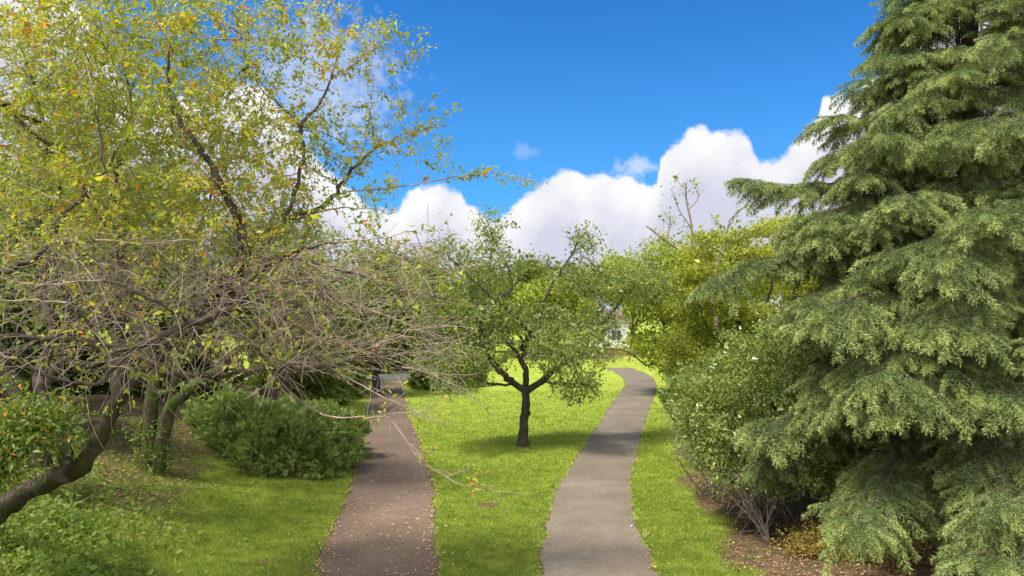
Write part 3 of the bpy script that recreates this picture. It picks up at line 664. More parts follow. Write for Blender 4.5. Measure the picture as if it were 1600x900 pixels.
specs = [
 # far tree line behind the lawn (x, y, height, radius, leaf)
 ('pale green rounded tree behind the left half of the lawn tree', -7.5, 66, 9, 4.4, 'light_leaf', 900),
 ('green tree standing beyond the cross road behind the lawn tree trunk', 1.5, 74, 10.5, 5, 'back_leaf', 1000),
 ('yellow-green tree at the back of the lawn, right of the forked trunk', 3.8, 71, 9.0, 4.4, 'light_leaf', 1000),
 ('dark rounded tree far behind the forked trunk', -2.5, 82, 11, 5.0, 'dark_leaf', 800),
 ('tall green tree at the far right behind the maple', 17, 62, 13, 5.2, 'back_leaf', 900),
 ('light green tree overhanging the far right verge', 12.4, 45.5, 9.2, 3.6, 'light_leaf', 1300),
 ('broad dark evergreen beyond the end of the left path', -13.5, 60, 10.0, 4.8, 'dark_leaf', 900),
 ('dark evergreen left of the hollow at the end of the left path', -19, 54, 11, 5.0, 'dark_leaf', 900),
 ('tall mid green tree behind the left cherry crowns', -20, 38, 12.5, 4.6, 'back_leaf', 1200),
 ('dark tree filling the gap behind the left bank', -26, 43, 14, 5.2, 'dark_leaf', 1000),
 ('olive green tree behind the round low shrub', -13.2, 40.0, 8.0, 3.6, 'mid_leaf', 1000),
 ('thin crowned tree left of the lawn tree, behind the left path', -8.0, 43, 9.0, 3.4, 'back_leaf', 800),
 ('dark green tree at the far left above the bank', -17, 25, 11.0, 3.6, 'dark_leaf', 1200),
 ('tall dark tree behind the big spreading conifer', 22, 33, 15, 5, 'dark_leaf', 1000),
 ('green tree between the maple and the conifer', 15.5, 38, 9.5, 4.2, 'mid_leaf', 1100),
 ('spreading green tree at the far end of the lawn, left of the forked trunk', -11.5, 78, 10.5, 5.2, 'back_leaf', 800),
 ('farthest tree right of the forked trunk, behind the rail fence', 5.5, 98, 12.5, 6.0, 'dark_leaf', 700),
 ('farthest tree straight behind the forked trunk', -4, 104, 12, 6.5, 'back_leaf', 700),
 ('farthest dark tree behind the end of the left path', -15, 98, 14, 7, 'dark_leaf', 700),
 ('far green tree behind the house', 17, 104, 14, 7, 'back_leaf', 700),
 ('far tree right of the house', 27, 88, 14, 7, 'dark_leaf', 700),
 ('large far evergreen at the back left', -27, 80, 16, 7.5, 'dark_leaf', 800),
 ('low spreading dark tree behind the mossy two-stemmed trunk', -14.5, 29.5, 7.5, 3.4, 'dark_leaf', 1100),
 ('green tree filling the back of the left bank', -20, 31, 9.5, 3.8, 'mid_leaf', 1100),
 ('dark tree left of the cross road', -14.5, 48, 9, 4.2, 'dark_leaf', 1000),
 ('small dark tree among the evergreens left of the left path', -10.6, 34.5, 7.5, 2.6, 'dark_leaf', 900),
 ('dark tree on the near left bank behind the gnarled trunk', -14.5, 19.5, 8.0, 2.8, 'dark_leaf', 1000),
]
for i, (lab, x, y, h_, r_, lf, n_) in enumerate(specs):
    round_tree('broadleaf_tree', lab, x, y, h_, r_, M[lf], M['dark_bark'], n=n_, size=.17+.0016*y, per=7, group=GB, kill=.5, step=.4, spread=.26, low=.12)

# the small tree whose bare lower bough arches over the right path
R1 = lambda px, py, d=0: P(px, py, 42+d)
g = G(9.3, 42)
L = [([g, R1(1050, 575), R1(1046, 545), R1(1035, 500), R1(1020, 450)], .15, .05),
     ([R1(1046, 575), R1(1025, 568), R1(1010, 570, -.5), R1(990, 556, -.8), R1(965, 546, -1), R1(948, 547, -1.2)], .06, .025),
     ([R1(1035, 500), R1(1000, 470), R1(975, 430)], .06, .02), ([R1(1046, 545), R1(1075, 500), R1(1090, 440)], .06, .02)]
B = [(1005, 465, 42, 50, 42, 2.5, 400), (1040, 420, 42, 50, 50, 2.5, 380), (965, 430, 42, 40, 40, 2, 220), (1012, 535, 41.5, 40, 20, 1.5, 130), (1070, 480, 42, 50, 70, 2.5, 300), (1040, 555, 41, 30, 20, 1.2, 100)]
make_tree('broadleaf_tree', 'light green tree with bare bough arching low over the bend of the right path', L, blobs(B), M['dark_bark'], M['light_leaf'], step=.32, infl=2.2, kill=.42, tip=.008,
    thr=.02, per=7, size=.17, spread=.2, base=g, maxn=6000, extra=(8, .25))

# dead-topped tree behind the maple
R2 = lambda px, py, d=0: P(px, py, 38+d)
g = G(10.5, 38)
L = [([g, R2(1120, 520), R2(1110, 440), R2(1096, 400), R2(1082, 360), R2(1074, 320), R2(1072, 286)], .17, .03),
     ([R2(1096, 400), R2(1060, 390), R2(1035, 372), R2(1010, 352)], .07, .03), ([R2(1040, 380), R2(1048, 345), R2(1040, 335)], .04, .02),
     ([R2(1082, 360), R2(1060, 325), R2(1056, 316)], .035, .02), ([R2(1074, 330), R2(1090, 312), R2(1092, 300)], .03, .015),
     ([R2(1110, 440), R2(1125, 395), R2(1130, 370), R2(1122, 350)], .06, .03), ([R2(1120, 420), R2(1133, 380), R2(1140, 345), R2(1164, 322)], .07, .04), ([R2(1138, 355), R2(1150, 332)], .035, .025)]
make_tree('bare_tree', 'dead-topped tree with bare broken branches poking up above the maple', L, blobs([(1050, 370, 38, 50, 30, 1, 40), (1090, 400, 38, 40, 30, 1, 30)]), M['dead_bark'], M['light_leaf'], step=.35, infl=1.6, kill=.5,
    tip=.012, thr=.02, per=3, size=.14, spread=.2, base=g, shoots=[dict(n=14, len=(.4, 1.0), droop=-.3, box=(1000, 280, 1170, 380))])

# ------------------------------------------------------------------ yellow-green maple right of the path
def tiers(specs):
    """flat leafy layers: (px,py,Y,rx_px,thickness_px,rY,count)"""
    return blobs(specs)
def maple(label, gx_, gy_, limbs, spec, leaf, size=.095, per=8):
    g = G(gx_, gy_)
    limbs = [([g]+limbs[0], .16, .08)]+[(l, .06, .02) for l in limbs[1:]]
    make_tree('maple_tree', label, limbs, tiers(spec), M['dark_bark'], leaf, step=.25, infl=1.8, kill=.3, tip=.006, thr=.014, per=per, size=size, spread=.10, up=.75, base=g, trop=(0, 0, 0), maxn=9000, group=None)
Q = lambda px, py, d=0: P(px, py, 29+d)
sp = []
for k, (cx, cy, rx) in enumerate([(1062, 480, 24), (1052, 535, 24), (1056, 580, 22), (1066, 440, 22), (1085, 400, 34), (1100, 375, 26), (1150, 372, 30), (1075, 430, 26), (1110, 425, 48), (1180, 395, 40), (1085, 455, 32), (1150, 450, 50), (1210, 430, 40), (1100, 488, 42), (1170, 485, 45), (1080, 520, 35), (1140, 520, 50), (1210, 490, 45), (1090, 555, 45), (1160, 550, 40), (1120, 590, 45), (1070, 590, 25), (1200, 360, 35), (1240, 385, 30)]):
    d = rng.uniform(-1.6, 1.6); sp.append((cx, cy, 29+d, rx, 13, 1.3, int(rx*3.4)))
maple('yellow-green maple in flat leafy layers beside the right path', 9.6, 29, [Q(1170, 600), Q(1160, 540), Q(1150, 480)],
      [], M['maple_leaf']) if False else None
g = G(9.3, 29)
make_tree('maple_tree', 'yellow-green maple in flat leafy layers beside the right path', [([g, Q(1168, 600), Q(1160, 540), Q(1150, 480), Q(1140, 400)], .17, .05), ([Q(1165, 570), Q(1110, 520), Q(1085, 450)], .07, .02), ([Q(1160, 540), Q(1200, 470), Q(1210, 400)], .07, .02), ([Q(1168, 600), Q(1130, 590, -1), Q(1085, 580, -1.5)], .06, .02)],
      tiers(sp), M['dark_bark'], M['maple_leaf'], step=.22, infl=2.4, kill=.26, tip=.006, thr=.0125, per=10, size=.10, spread=.085, up=.75, base=g, trop=(0, 0, 0), maxn=12000, extra=(9, .12))
Q = lambda px, py, d=0: P(px, py, 33+d)
g = G(13.6, 33)
sp = [(cx, cy, 33+rng.uniform(-1.5, 1.5), rx, 14, 1.5, int(rx*3)) for cx, cy, rx in [(1225, 350, 40), (1270, 350, 40), (1300, 390, 60), (1240, 400, 50), (1270, 440, 60), (1210, 450, 40), (1320, 460, 60), (1340, 400, 50), (1260, 500, 60), (1330, 530, 60), (1380, 480, 50)]]
make_tree('maple_tree', 'second yellow-green maple, showing behind the longest conifer bough', [([g, Q(1275, 580), Q(1270, 500), Q(1265, 420), Q(1250, 370)], .18, .04), ([Q(1270, 500), Q(1330, 440)], .06, .03)],
      tiers(sp), M['dark_bark'], M['maple_leaf'], step=.25, infl=2.6, kill=.32, tip=.006, thr=.0125, per=8, size=.115, spread=.1, up=.7, base=g, trop=(0, 0, 0), maxn=8000, extra=(8, .14))

# ------------------------------------------------------------------ shrubs
SPR_P = []; SPR_F = []
for k in range(11):                                   # one twig with eleven leaflets
    t = k/10; s_ = (-1)**k if k < 10 else 0; ang = .95*s_
    a = np.array([math.cos(ang), math.sin(ang), .1]); b_ = np.array([-math.sin(ang), math.cos(ang), 0]); o_ = np.array([t*.75, 0, -.12*t*t]); l_ = .42*(1-.35*abs(t-.4))
    base_ = len(SPR_P); SPR_P += [o_, o_+a*l_*.45-b_*l_*.26+[0, 0, .02], o_+a*l_-[0, 0, .05], o_+a*l_*.45+b_*l_*.26+[0, 0, .02]]; SPR_F.append([base_, base_+1, base_+2, base_+3])
SPR_P = np.array(SPR_P); SPR_F = np.array(SPR_F)
def dummy_(): pass
def sprigs(name, mat, parent, pos, out, size, up=.5, sj=.25):
    n = len(pos); a = norm(out+rng.normal(0, .5, (n, 3))); nr = norm(rng.normal(0, 1, (n, 3))*(1-up)+np.array([0, 0, up])+out*.4)
    V, Fc = scatter(SPR_P, SPR_F, pos, a, nr, size*np.exp(rng.normal(0, sj, n)))
    return build(name, V, Fc, mat, parent, {'rnd': ('FACE', np.clip(np.repeat(rng.random(n), 11)*.6+rng.random(n*11)*.4, 0, 1))})
def bush(name, label, ells, leaf, n, size, stems=14, cat='shrub', group=None, shell=.72, barkm='dark_bark', up=.5, zlow=.05, bumps=.16, srad=.018, base=None, single=0):
    """ells: list of (x,y,z,rx,ry,rz)"""
    root = empty(name, G(ells[0][0], ells[0][1]) if base is None else base, label, cat, group)
    vol = np.array([(e[3]*e[4]+e[3]*e[5]+e[4]*e[5]) for e in ells]); cnt = (n*vol/vol.sum()).astype(int); PP = []; OO = []
    for e, c in zip(ells, cnt):
        u = norm(rng.normal(0, 1, (c, 3))); 
        bp = 1+bumps*(np.sin(u[:, 0]*7+e[0])*np.sin(u[:, 1]*6+e[1])+np.sin(u[:, 2]*9+u[:, 0]*5)*.7+.5*np.sin(u[:, 0]*17)*np.sin(u[:, 2]*15+e[0]))
        r = (shell+(1-shell)*rng.random(c)**.6)*bp
        r = np.where(rng.random(c) < .08, r*rng.uniform(1, 1.22, c), r)
        p = np.array(e[:3])+u*r[:, None]*np.array(e[3:]); PP.append(p); OO.append(norm(u/np.array(e[3:])))
    PP = np.concatenate(PP); OO = np.concatenate(OO); k = PP[:, 2] > height(PP[:, 0], PP[:, 1])+zlow
    if single:
        pk = np.repeat(PP[k], single, 0); pk = pk+rng.normal(0, .09, pk.shape); leaves('foliage', leaf, root, pk, size, np.repeat(OO[k], single, 0)*.6, up=up, detail=True, droop=.1)
    else: sprigs('foliage', leaf, root, PP[k], OO[k], size, up)
    S = Skel(); b0 = np.array(root.location); S.p = [b0]; S.par = [-1]; S.r = [srad*1.4]
    for i in range(stems):
        e = ells[i % len(ells)]; u = norm(rng.normal(0, 1, 3)); u[2] = abs(u[2]); tgt = np.array(e[:3])+u*np.array(e[3:])*.85
        b1 = G(b0[0]+rng.normal(0, .2*e[3]), b0[1]+rng.normal(0, .2*e[4]))
        pts = [b1, b1*.5+tgt*.5+rng.normal(0, .1, 3)+[0, 0, .1], tgt]; n0 = len(S.p)
        S.p.append(b1); S.par.append(0); S.r.append(srad)
        for t in np.linspace(.15, 1, 8):
            S.p.append((1-t)**2*pts[0]+2*t*(1-t)*pts[1]+t*t*pts[2]+rng.normal(0, .02, 3)); S.par.append(len(S.p)-2); S.r.append(srad*(1-.75*t))
    S.radii(.004); S.mesh('stems', M[barkm], root, sides=5)
    return root
# low rounded shrub on the left lawn
bush('shrub', 'wide low rounded green shrub on the grass left of the left path',
     [(-7.2, 22.6, .4, 2.0, 1.7, 1.25), (-8.6, 24.0, .8, 1.6, 1.6, 1.15), (-5.95, 22.6, .15, 1.2, 1.4, 1.0), (-6.9, 24.6, .55, 1.9, 1.5, 1.1), (-9.9, 25.6, 1.0, 1.2, 1.4, .95), (-6.4, 21.9, .1, 1.0, 1.0, .9)],
     M['shrub_leaf'], 54000, .14, up=.5, bumps=.24)
def pb(px, py, Y, rx, ry, rY): c = P(px, py, Y); return (c[0], c[1], c[2], rx/F*Y, rY, ry/F*Y)
# evergreen shrubs in front of the conifer
bush('evergreen_shrub', 'glossy broadleaf evergreen shrub with several stems, nearest beside the right path',
     [pb(1205, 650, 16.6, 105, 75, 1.4), pb(1130, 640, 17.2, 65, 70, 1.1), pb(1165, 705, 16.4, 70, 55, 1.0), pb(1250, 700, 16.4, 75, 65, 1.2), pb(1215, 570, 17.5, 80, 60, 1.3), pb(1310, 700, 16.8, 55, 70, 1.0)],
     M['camellia_leaf'], 17000, .075, stems=16, up=.45, base=G(5.5, 16.2), srad=.028, bumps=.28, zlow=.75, single=6, shell=.6)
bush('evergreen_shrub', 'taller broadleaf evergreen shrub rising behind the glossy one, in front of the maples',
     [pb(1290, 590, 20, 85, 65, 1.6), pb(1235, 575, 21, 60, 45, 1.4), pb(1310, 520, 21, 60, 40, 1.4), pb(1350, 620, 19.5, 70, 80, 1.5)],
     M['camellia_leaf'], 15000, .09, stems=12, up=.45, base=G(9.0, 20.3), srad=.04, bumps=.28, single=6, shell=.6)
bush('evergreen_shrub', 'dark shrub at the foot of the maple, along the right verge',
     [pb(1085, 625, 23, 38, 42, 1.2), pb(1125, 605, 24.5, 50, 32, 1.4), pb(1150, 640, 21.5, 60, 55, 1.3)],
     M['shrub_leaf'], 26000, .14, stems=10, base=G(6.6, 23.4), bumps=.2)
bush('verge_shrub', 'small bright green bush on the outer side of the right path bend',
     [(9.6, 36.5, .5, .8, 1.5, 1.0), (10.3, 39, .6, .9, 1.5, 1.1)], M['ivy_leaf'], 2600, .3, stems=6, cat='shrub')
# twiggy half-dead shrub at the verge
g = G(5.15, 19.2)
S = Skel(); S.p = [g]; S.par = [-1]; S.r = [.05]; S.limb([g+[0, 0, .2], P(1085, 700, 19.2), P(1075, 640, 19.4)], .03, .012, step=.15); S.limb([g+[.1, 0, .2], P(1120, 700, 18.9), P(1130, 660, 18.7)], .03, .012, step=.15)
S.limb([g+[-.1, 0, .1], P(1060, 720, 19), P(1052, 690, 19)], .02, .01, step=.15)
S.grow(blobs([(1085, 660, 19.3, 45, 55, .8, 420), (1110, 700, 18.9, 55, 40, .7, 300)]), .1, .9, .14, maxn=5000); S.shoots(500, (.2, .55), .2); S.radii(.0028)
r = empty('twiggy_shrub', g, 'half-dead shrub of fine grey-brown twigs beside the right path', 'shrub'); S.mesh('twigs', M['dead_bark'], r, sides=3)
pp, dd = leafpoints(S, .005, 1, .05); k = rng.random(len(pp)) < .55; leaves('leaves', M['mid_leaf'], r, pp[k], .06, dd[k])
# bare multi-stem base with drooping dead twigs under the glossy shrub
g = G(5.5, 15.9)
S = Skel(); S.p = [g]; S.par = [-1]; S.r = [.06]
for px, py in [(1120, 745), (1140, 730), (1155, 750), (1180, 735), (1205, 745), (1225, 735), (1170, 760)]: S.limb([g+[rng.normal(0, .06), 0, .05], P((px+1190)/2, 790, 16), P(px, py, 16.1), P(px-12, py-45, 16.4)], .024, .014, step=.15)
S.grow(blobs([(1180, 745, 15.9, 80, 45, .6, 240)]), .1, .8, .16, maxn=2500); S.shoots(320, (.3, .7), .8); S.radii(.003)
r = empty('bare_shrub', g, 'clump of bare brown stems and drooping dead twigs at the edge of the dark soil', 'shrub'); S.mesh('stems', M['dead_bark'], r, sides=4)
# rusty low shrubs in the bottom right
for lab, cx, cy, rx, n_ in [('low shrub with rusty orange and green leaves below the bare brown stems', 6.1, 14.5, .75, 1500), ('low yellow-green and rust shrub at the bottom edge under the conifer', 7.0, 14.2, .8, 1500)]:
    z = float(height(cx, cy)); bush('low_shrub', lab, [(cx, cy, z+.12, rx, .55, .40), (cx+.3, cy+.2, z+.15, rx*.6, .4, .45)], M['rust_leaf'], n_*2, .05, single=4, stems=26, barkm='dead_bark', shell=.2, bumps=.4, srad=.008, group='low rusty shrubs under the conifer')
# ivy and bramble bush over the cherry's foot, left edge
bush('ivy_bush', 'leafy yellow-green ivy and bramble mass over the foot of the leaning cherry', [pb(40, 665, 11.6, 75, 45, .8), pb(-10, 730, 11.4, 35, 35, .6)],
     M['ivy_leaf'], 1500, .08, single=4, stems=3, srad=.007, shell=.1, bumps=.5, base=G(-8.2, 11.9))
# undergrowth closing the far left
for lab, e, lf in [('dense dark laurel thicket closing the end of the left path', [(-8.5, 57.5, 1.2, 3.0, 1.6, 2.2), (-5.5, 59.5, 1.2, 2.4, 1.6, 2.0), (-12, 56, 1.3, 3, 1.6, 2.3)], 'dark_leaf'),
               ('dark green thicket behind the mossy cherry on the bank', [(-15, 31, 1.6, 3.4, 1.4, 1.9), (-19.5, 29.5, 1.9, 3, 1.4, 2.4)], 'dark_leaf'),
               ('green hedge-like thicket left of the end of the left path', [(-11.0, 37.5, .9, 2.2, 1.3, 1.6), (-9.6, 41, .7, 1.1, 1.4, 1.2)], 'shrub_leaf'),
               ('small round dark bush on the lawn right of the left path end', [(-4.6, 45.5, .4, 1.2, 1.1, 1.0), (-3.2, 47, .5, 1.3, 1.1, 1.1)], 'shrub_leaf')]:
    bush('thicket', lab, e, M[lf], 6500, .42, stems=8, shell=.55, bumps=.2, cat='shrub')
# ------------------------------------------------------------------ the big cedar on the right
def needle_spray(seed):
    r = np.random.default_rng(seed); V = []; F_ = []
    def tuft(o, d, l, k):
        for j in range(k):
            u = norm(d*.9+r.normal(0, .55, 3)); s_ = norm(np.cross(u, r.normal(0, 1, 3)))*l*.105
            b = len(V); V.extend([o-s_, o+s_, o+u*l]); F_.append([b, b+1, b+2])
    nn_ = 8
    for i in range(nn_):
        t = (i+.5)/nn_; o = np.array([t, 0, -.18*t*t]); tuft(o, np.array([1, 0, -.2]), .13, 5)
        for s_ in (-1, 1):
            d = norm(np.array([.8, s_*.62, -.22-.4*r.random()])); L = .40*(1-.72*t)*r.uniform(.6, 1.25)
            for k in range(4): tuft(o+d*L*(k+.5)/4+np.array([0, 0, -.10*(k/4)**2]), d, .11, 4)
    return np.array(V), np.array(F_)
SPRAYS = [needle_spray(s) for s in range(5)]
print('spray tris', len(SPRAYS[0][1]))
def cedar(name, label, base, hgt, boughs, dens=1.0, tr=.34):
    root = empty(name, base, label, 'conifer tree')
    S = Skel(); S.p = [np.array(base)]; S.par = [-1]; S.r = [tr]
    S.limb([np.array(base)+[.0, 0, hgt*k/8] for k in range(1, 9)], tr, .04, step=.4, at=0)
    SP = []; SD = []; SN = []; SS = []
    for (h_, tip, up_, wid) in boughs:
        b0 = np.array([base[0], base[1], base[2]+h_]); tip = np.asarray(tip, float); v = tip-b0; L = np.linalg.norm(v)
        mid = b0+v*.5+[0, 0, up_*L]; n_ = max(int(L/.28), 4); ts = np.linspace(0, 1, n_+1)[1:]
        last = int(np.argmin(((np.array(S.p[:24])-b0)**2).sum(1)))
        C = [(1-t)**2*b0+2*t*(1-t)*mid+t*t*tip for t in ts]; prev = b0
        ph = rng.random(3)*6.28; am = .035*L
        for i, (t, c) in enumerate(zip(ts, C)):
            c = c+rng.normal(0, .03, 3)+np.array([math.sin(5*t+ph[0]), math.sin(6*t+ph[1]), .9*math.sin(7*t+ph[2])])*am*t; S.p.append(c); S.par.append(last); last = len(S.p)-1; S.r.append(max(.055*(L/6)*(1-t), .008))
            d = norm(c-prev); prev = c; px = 800+c[0]/c[1]*F
            if px > 1760 or t < .12: continue
            side = norm(np.cross(d, [0, 0, 1.]))
            for sgn in (-1, 1):
                l2 = L*.22*(1-t)**.7*(min(1, t*2.2))+.30; l2 *= rng.uniform(.4, 1.5)*wid
                d2 = norm(d*rng.uniform(.7, 1.1)+side*sgn*rng.uniform(.7, 1.1)+[0, 0, rng.uniform(-.35, .25)]); m_ = max(int(l2/.21), 2); q = c.copy(); l_ = last; st = l2/m_
                for k in range(m_):
                    d2 = norm(d2+[0, 0, -.075*(1+k*.3)]+rng.normal(0, .05, 3)); q = q+d2*st
                    S.p.append(q.copy()); S.par.append(l_); l_ = len(S.p)-1; S.r.append(.006)
                    s3 = norm(np.cross(d2, [0, 0, 1.]))
                    for g_ in (-1, 1):
                        if rng.random() > dens: continue
                        SP.append(q.copy()); SD.append(norm(d2*.75+s3*g_*.7+[0, 0, -.22+rng.normal(0, .15)])); SN.append(norm(np.array([0, 0, 1.])+rng.normal(0, .3, 3))); SS.append(rng.uniform(.28, .75))
                    if rng.random() < .38*dens:
                        SP.append(q.copy()); SD.append(norm(d2*.3+np.array([0, 0, -1.])+rng.normal(0, .2, 3))); SN.append(norm(d2+rng.normal(0, .3, 3))); SS.append(rng.uniform(.25, .5))
                SP.append(q.copy()); SD.append(norm(d2+[0, 0, -.3])); SN.append(np.array([0, 0, 1.])); SS.append(rng.uniform(.4, .8))
            SP.append(c.copy()); SD.append(norm(d+[0, 0, -.2])); SN.append(np.array([0, 0, 1.])); SS.append(.6)
    S.radii(.004); S.mesh('trunk', M['cedar_bark'], root, sides=6)
    SP = np.array(SP); SD = np.array(SD); SN = np.array(SN); SS = np.array(SS); print(name, 'sprays', len(SP))
    VV = []; FF = []; RR = []; off = 0; kind = rng.integers(0, 5, len(SP)); rb = rng.random(len(SP))
    for k in range(5):
        s_ = kind == k
        V, Fc = scatter(SPRAYS[k][0], SPRAYS[k][1], SP[s_], SD[s_], SN[s_], SS[s_]); VV.append(V); FF.append(Fc+off); off += len(V)
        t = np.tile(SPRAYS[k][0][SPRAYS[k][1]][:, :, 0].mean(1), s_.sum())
        RR.append(np.clip(np.repeat(rb[s_], len(SPRAYS[k][1]))*.35+t*.55+rng.random(len(t))*.2, 0, 1))  # inner shade and lit tips put into the needle colour along each spray
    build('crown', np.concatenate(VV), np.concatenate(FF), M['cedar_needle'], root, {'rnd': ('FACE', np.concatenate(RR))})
    return root
bx, by = 10.6, 17.2; bz = float(height(bx, by))-.05
BO = []
def bt(px, py, Y, hz=None, up_=.07):
    t = P(px, py, Y); d = math.hypot(t[0]-bx, t[1]-by); BO.append((max((t[2] if hz is None else hz)-bz+.10*d, .6), t, up_, .5 if px < 1290 else .85))
# boughs traced where the photo shows their tips
for a in [(1238, 345, 15.6), (1222, 402, 15.0), (1258, 448, 14.2), (1270, 375, 14.8), (1132, 432, 15.0), (1176, 298, 16.5), (1285, 590, 14.6), (1202, 655, 14.2), (1215, 700, 15.2), (1260, 480, 14), (1348, 792, 12.0), (1300, 500, 13.0),
          (1330, 640, 12.8), (1385, 560, 12.2), (1305, 187, 16.8), (1310, 243, 16.2), (1345, 262, 15.2), (1290, 330, 15.0), (1345, 130, 17.0), (1386, 42, 17.2), (1395, 85, 16.4), (1440, 10, 16.6), (1400, 160, 15.4), (1370, 215, 14.6),
          (1420, 300, 13.6), (1470, 400, 12.4), (1380, 400, 13.4), (1520, 480, 11.8), (1560, 620, 11.4), (1450, 600, 12.0), (1590, 760, 11.0), (1560, 870, 10.8), (1640, 560, 11.6), (1540, 330, 12.4), (1480, 230, 13.8), (1560, 180, 13.6), (1500, 110, 15),
          (1590, 60, 14.6), (1660, 300, 12.6), (1700, 450, 12.0), (1440, 480, 12.4), (1330, 430, 14.4), (1350, 340, 14.2), (1620, 850, 10.6)]: bt(*a)
for k in range(92):                                   # the rest of the whorls
    h_ = 1.2+(k+rng.uniform(-1.5, 1.5))/92*15.4; Lb = (5.4*(1-h_/17.5)**.8+.3)*rng.uniform(.75, 1.12); a = k*2.4+rng.normal(0, .2)
    if math.cos(a) < -.2: Lb *= .62
    if h_ < 3.4 and math.sin(a) < .3 and math.cos(a) < .5: continue
    tip = np.array([bx+math.cos(a)*Lb, by+math.sin(a)*Lb, bz+h_-.08*Lb+rng.normal(0, .4)])
    BO.append((h_, tip, .06, 1.0))
cedar('cedar_tree', 'huge spreading conifer with long drooping grey-green boughs filling the right side', (bx, by, bz), 16.8, BO)
# slim dark stems in the shade below the boughs
for lab, px, Y, tipx in [('crooked dark trunk standing in the shade under the big conifer', 1392, 17.2, 1375), ('thin dark stem in the shade between the glossy shrub and the conifer', 1265, 17.6, 1240)]:
    x = (px-800)/F*Y; g = G(x, Y); q = lambda a, b: P(a, b, Y)
    w_ = .16 if px > 1300 else .05
    make_tree('slim_tree', lab, [([g, q(px-2, 760), q((px+tipx)/2+6, 720), q(tipx, 670), q(tipx-10, 600)], w_, w_*.5), ([q((px+tipx)/2, 700), q(px+30, 650), q(px+45, 590)], w_*.5, w_*.3)],
      blobs([(tipx-10, 580, Y+.3, 40, 40, .8, 60)]), M['dark_bark'], M['camellia_leaf'], step=.2, infl=1.5, kill=.3, thr=.012, per=5, size=.09, spread=.12, base=g, cat='tree')
# fallen branch in the bottom-right corner
S = Skel(); q = [onground(1395, 848), onground(1440, 868), onground(1500, 885), onground(1560, 892), onground(1640, 905)]
S.limb([v+np.array([0, 0, .05]) for v in q], .014, .008, step=.15); S.limb([q[1]+[0, 0, .06], q[1]+[.2, -.3, .18]], .006, .003); S.radii(.003)
o = S.mesh('fallen_branch', M['twig'], None, sides=5); tag(o, 'thin pale fallen branch lying on the dark soil in the bottom right corner', 'branch')
# ------------------------------------------------------------------ ground cover on the left bank
def cover(n, f, zr, size, mat, lab, name):
    X, Y = sampleground(n, -14, 3, 11.6, 30, 1.2); pr = f(X, Y); k = rng.random(len(X)) < pr; X, Y = X[k], Y[k]; n_ = len(X)
    hh = (rng.random(n_)**1.4)*zr*(.5+.8*np.abs(np.sin(X*1.9+np.sin(Y*1.3))*np.sin(Y*2.1+X)))
    p = np.stack([X, Y, height(X, Y)+.02+hh], 1); out = norm(rng.normal(0, 1, (n_, 3))*[1, 1, .3]+[0, 0, .5])
    o = sprigs(name, mat, None, p, out, size, up=.7, sj=.35); tag(o, lab, 'ground cover', kind='stuff')
def f1(X, Y): l0 = edgesL(Y)[0]; return sm(2.3, 5.6, (l0-X)+.9*np.sin(X*1.7)*np.sin(Y*1.3)+(14.5-Y)*.5)*(1-sm(15.5, 19, Y+.6*np.sin(X*2)))
cover(90000, f1, .36, .07, M['cover_leaf'], 'leafy green ground cover and young bramble on the near left bank', 'ground_cover')
def f2(X, Y): l0 = edgesL(Y)[0]; return sm(1.5, 5.0, (l0-X)+.7*np.sin(X*2.7)*np.sin(Y*2.3))*.8*(1-sm(26, 30, Y))
cover(60000, f2, .05, .07, M['cover_leaf'], 'creeping clover and weeds among the fallen leaves on the left bank', 'weeds')
def f3(X, Y): return ingrass(X, Y)*(np.sin(X*2.3+1.7*np.sin(Y*.9))*np.sin(Y*2.9+np.sin(X*3.1)) > .1)*.8*(1-soilmask(X, Y))
cover(60000, f3, .035, .05, M['cover_leaf'], 'small clover clumps dotted through the lawn', 'clover')
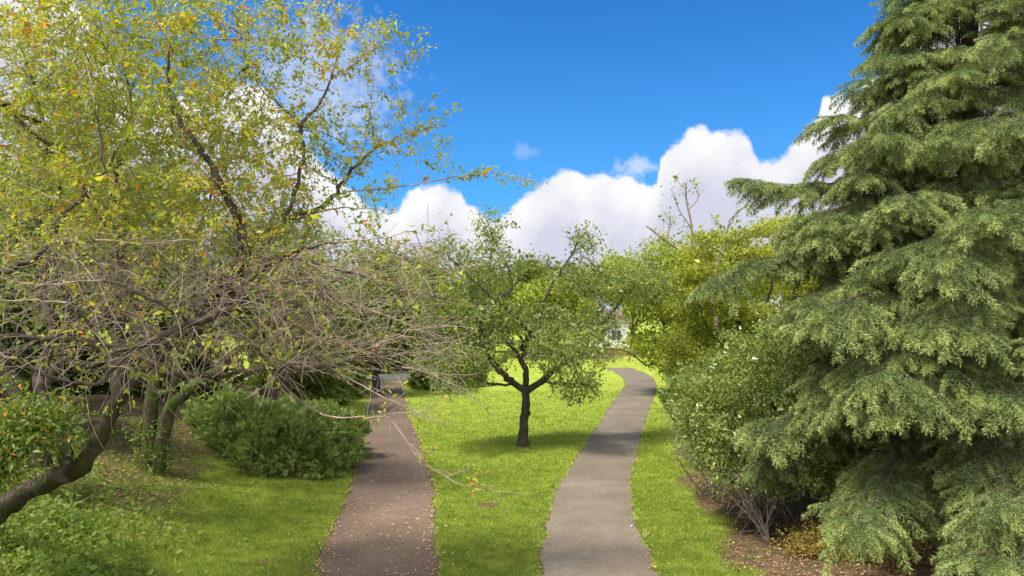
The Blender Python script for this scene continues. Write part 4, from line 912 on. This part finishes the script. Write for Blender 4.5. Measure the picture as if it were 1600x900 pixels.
# ------------------------------------------------------------------ far end of the right path: fence, stakes, house
def boxes(name, bs, mat, parent=None):
    V = []; Fq = []
    for (cx, cy, cz, sx_, sy_, sz_) in bs:
        b = len(V)
        for z in (-1, 1):
            for x, y in ((-1, -1), (1, -1), (1, 1), (-1, 1)): V.append((cx+x*sx_/2, cy+y*sy_/2, cz+z*sz_/2))
        Fq += [[b, b+3, b+2, b+1], [b+4, b+5, b+6, b+7]]+[[b+i, b+(i+1) % 4, b+4+(i+1) % 4, b+4+i] for i in range(4)]
    return build(name, np.array(V), np.array(Fq), mat, parent)
wood = plain('weathered_wood', [(.16, .11, .075), (.32, .24, .17)], 12)
fr = empty('rail_fence', (8.5, 69, 0), 'low weathered wooden rail fence across the far end of the right path', 'fence')
for x in np.arange(2, 15.1, 1.8): boxes('post', [(x, 69+.0*x, .5, .12, .12, 1.0)], wood, fr)
for z in (.82, .48): boxes('rail', [(8.5, 68.9, z, 13.4, .05, .11)], wood, fr)
for k, x in enumerate([7.2, 7.9, 8.6, 9.3]):
    o = boxes('stake', [(x, 65.6+.3*k, .27, .09, .09, .55)], wood)
    tag(o, 'short dark wooden stake in the grass at the far bend of the right path', 'stake', 'row of stakes at the far bend of the right path')
hs = empty('house', (10.5, 92, 0), 'small white house glimpsed through the trees at the far end of the right path', 'house')
white = plain('render_wall', [(.6, .59, .56), (.78, .77, .74)], 3); dark = plain('window_glass', [(.04, .05, .06), (.07, .08, .1)], 3, rough=.2); rf = plain('roof_tile', [(.10, .07, .06), (.2, .14, .12)], 20)
boxes('wall', [(11.9, 92, 1.6, 4.6, 5, 3.2)], white, hs)
for x in (10.6, 12.6):
    fr_ = boxes('window', [(x, 89.47, 1.6, 1.3, .1, 1.4)], white, hs); boxes('pane', [(x-.3, 89.4, 1.6, .52, .03, 1.2), (x+.3, 89.4, 1.6, .52, .03, 1.2)], dark, fr_)
build('roof', np.array([(9.2, 89, 3.2), (14.6, 89, 3.2), (14.6, 95, 3.2), (9.2, 95, 3.2), (10.2, 92, 4.6), (13.6, 92, 4.6)]), [np.array([[0, 1, 5, 4], [2, 3, 4, 5], [0, 3, 2, 1]]), np.array([[0, 4, 3], [1, 2, 5]])], rf, hs)
hd = empty('hedge', (8, 74, 0), 'clipped pale brown-green hedge behind the rail fence', 'hedge'); n = 9000
u = rng.random((n, 3)); pp = np.stack([0+u[:, 0]*20, 74+u[:, 1]*1.0, u[:, 2]*1.0], 1); leaves('foliage', M['rust_leaf'], hd, pp, .16, up=.3)
# brown earth-retaining timber behind the low shrub
o = boxes('timber_wall', [(-13.4, 33.5, 1.0, 5.6, .25, .6)], plain('old_timber', [(.05, .035, .025), (.11, .075, .05)], 7)); tag(o, 'low brown timber wall in the shade behind the low rounded shrub', 'wall')
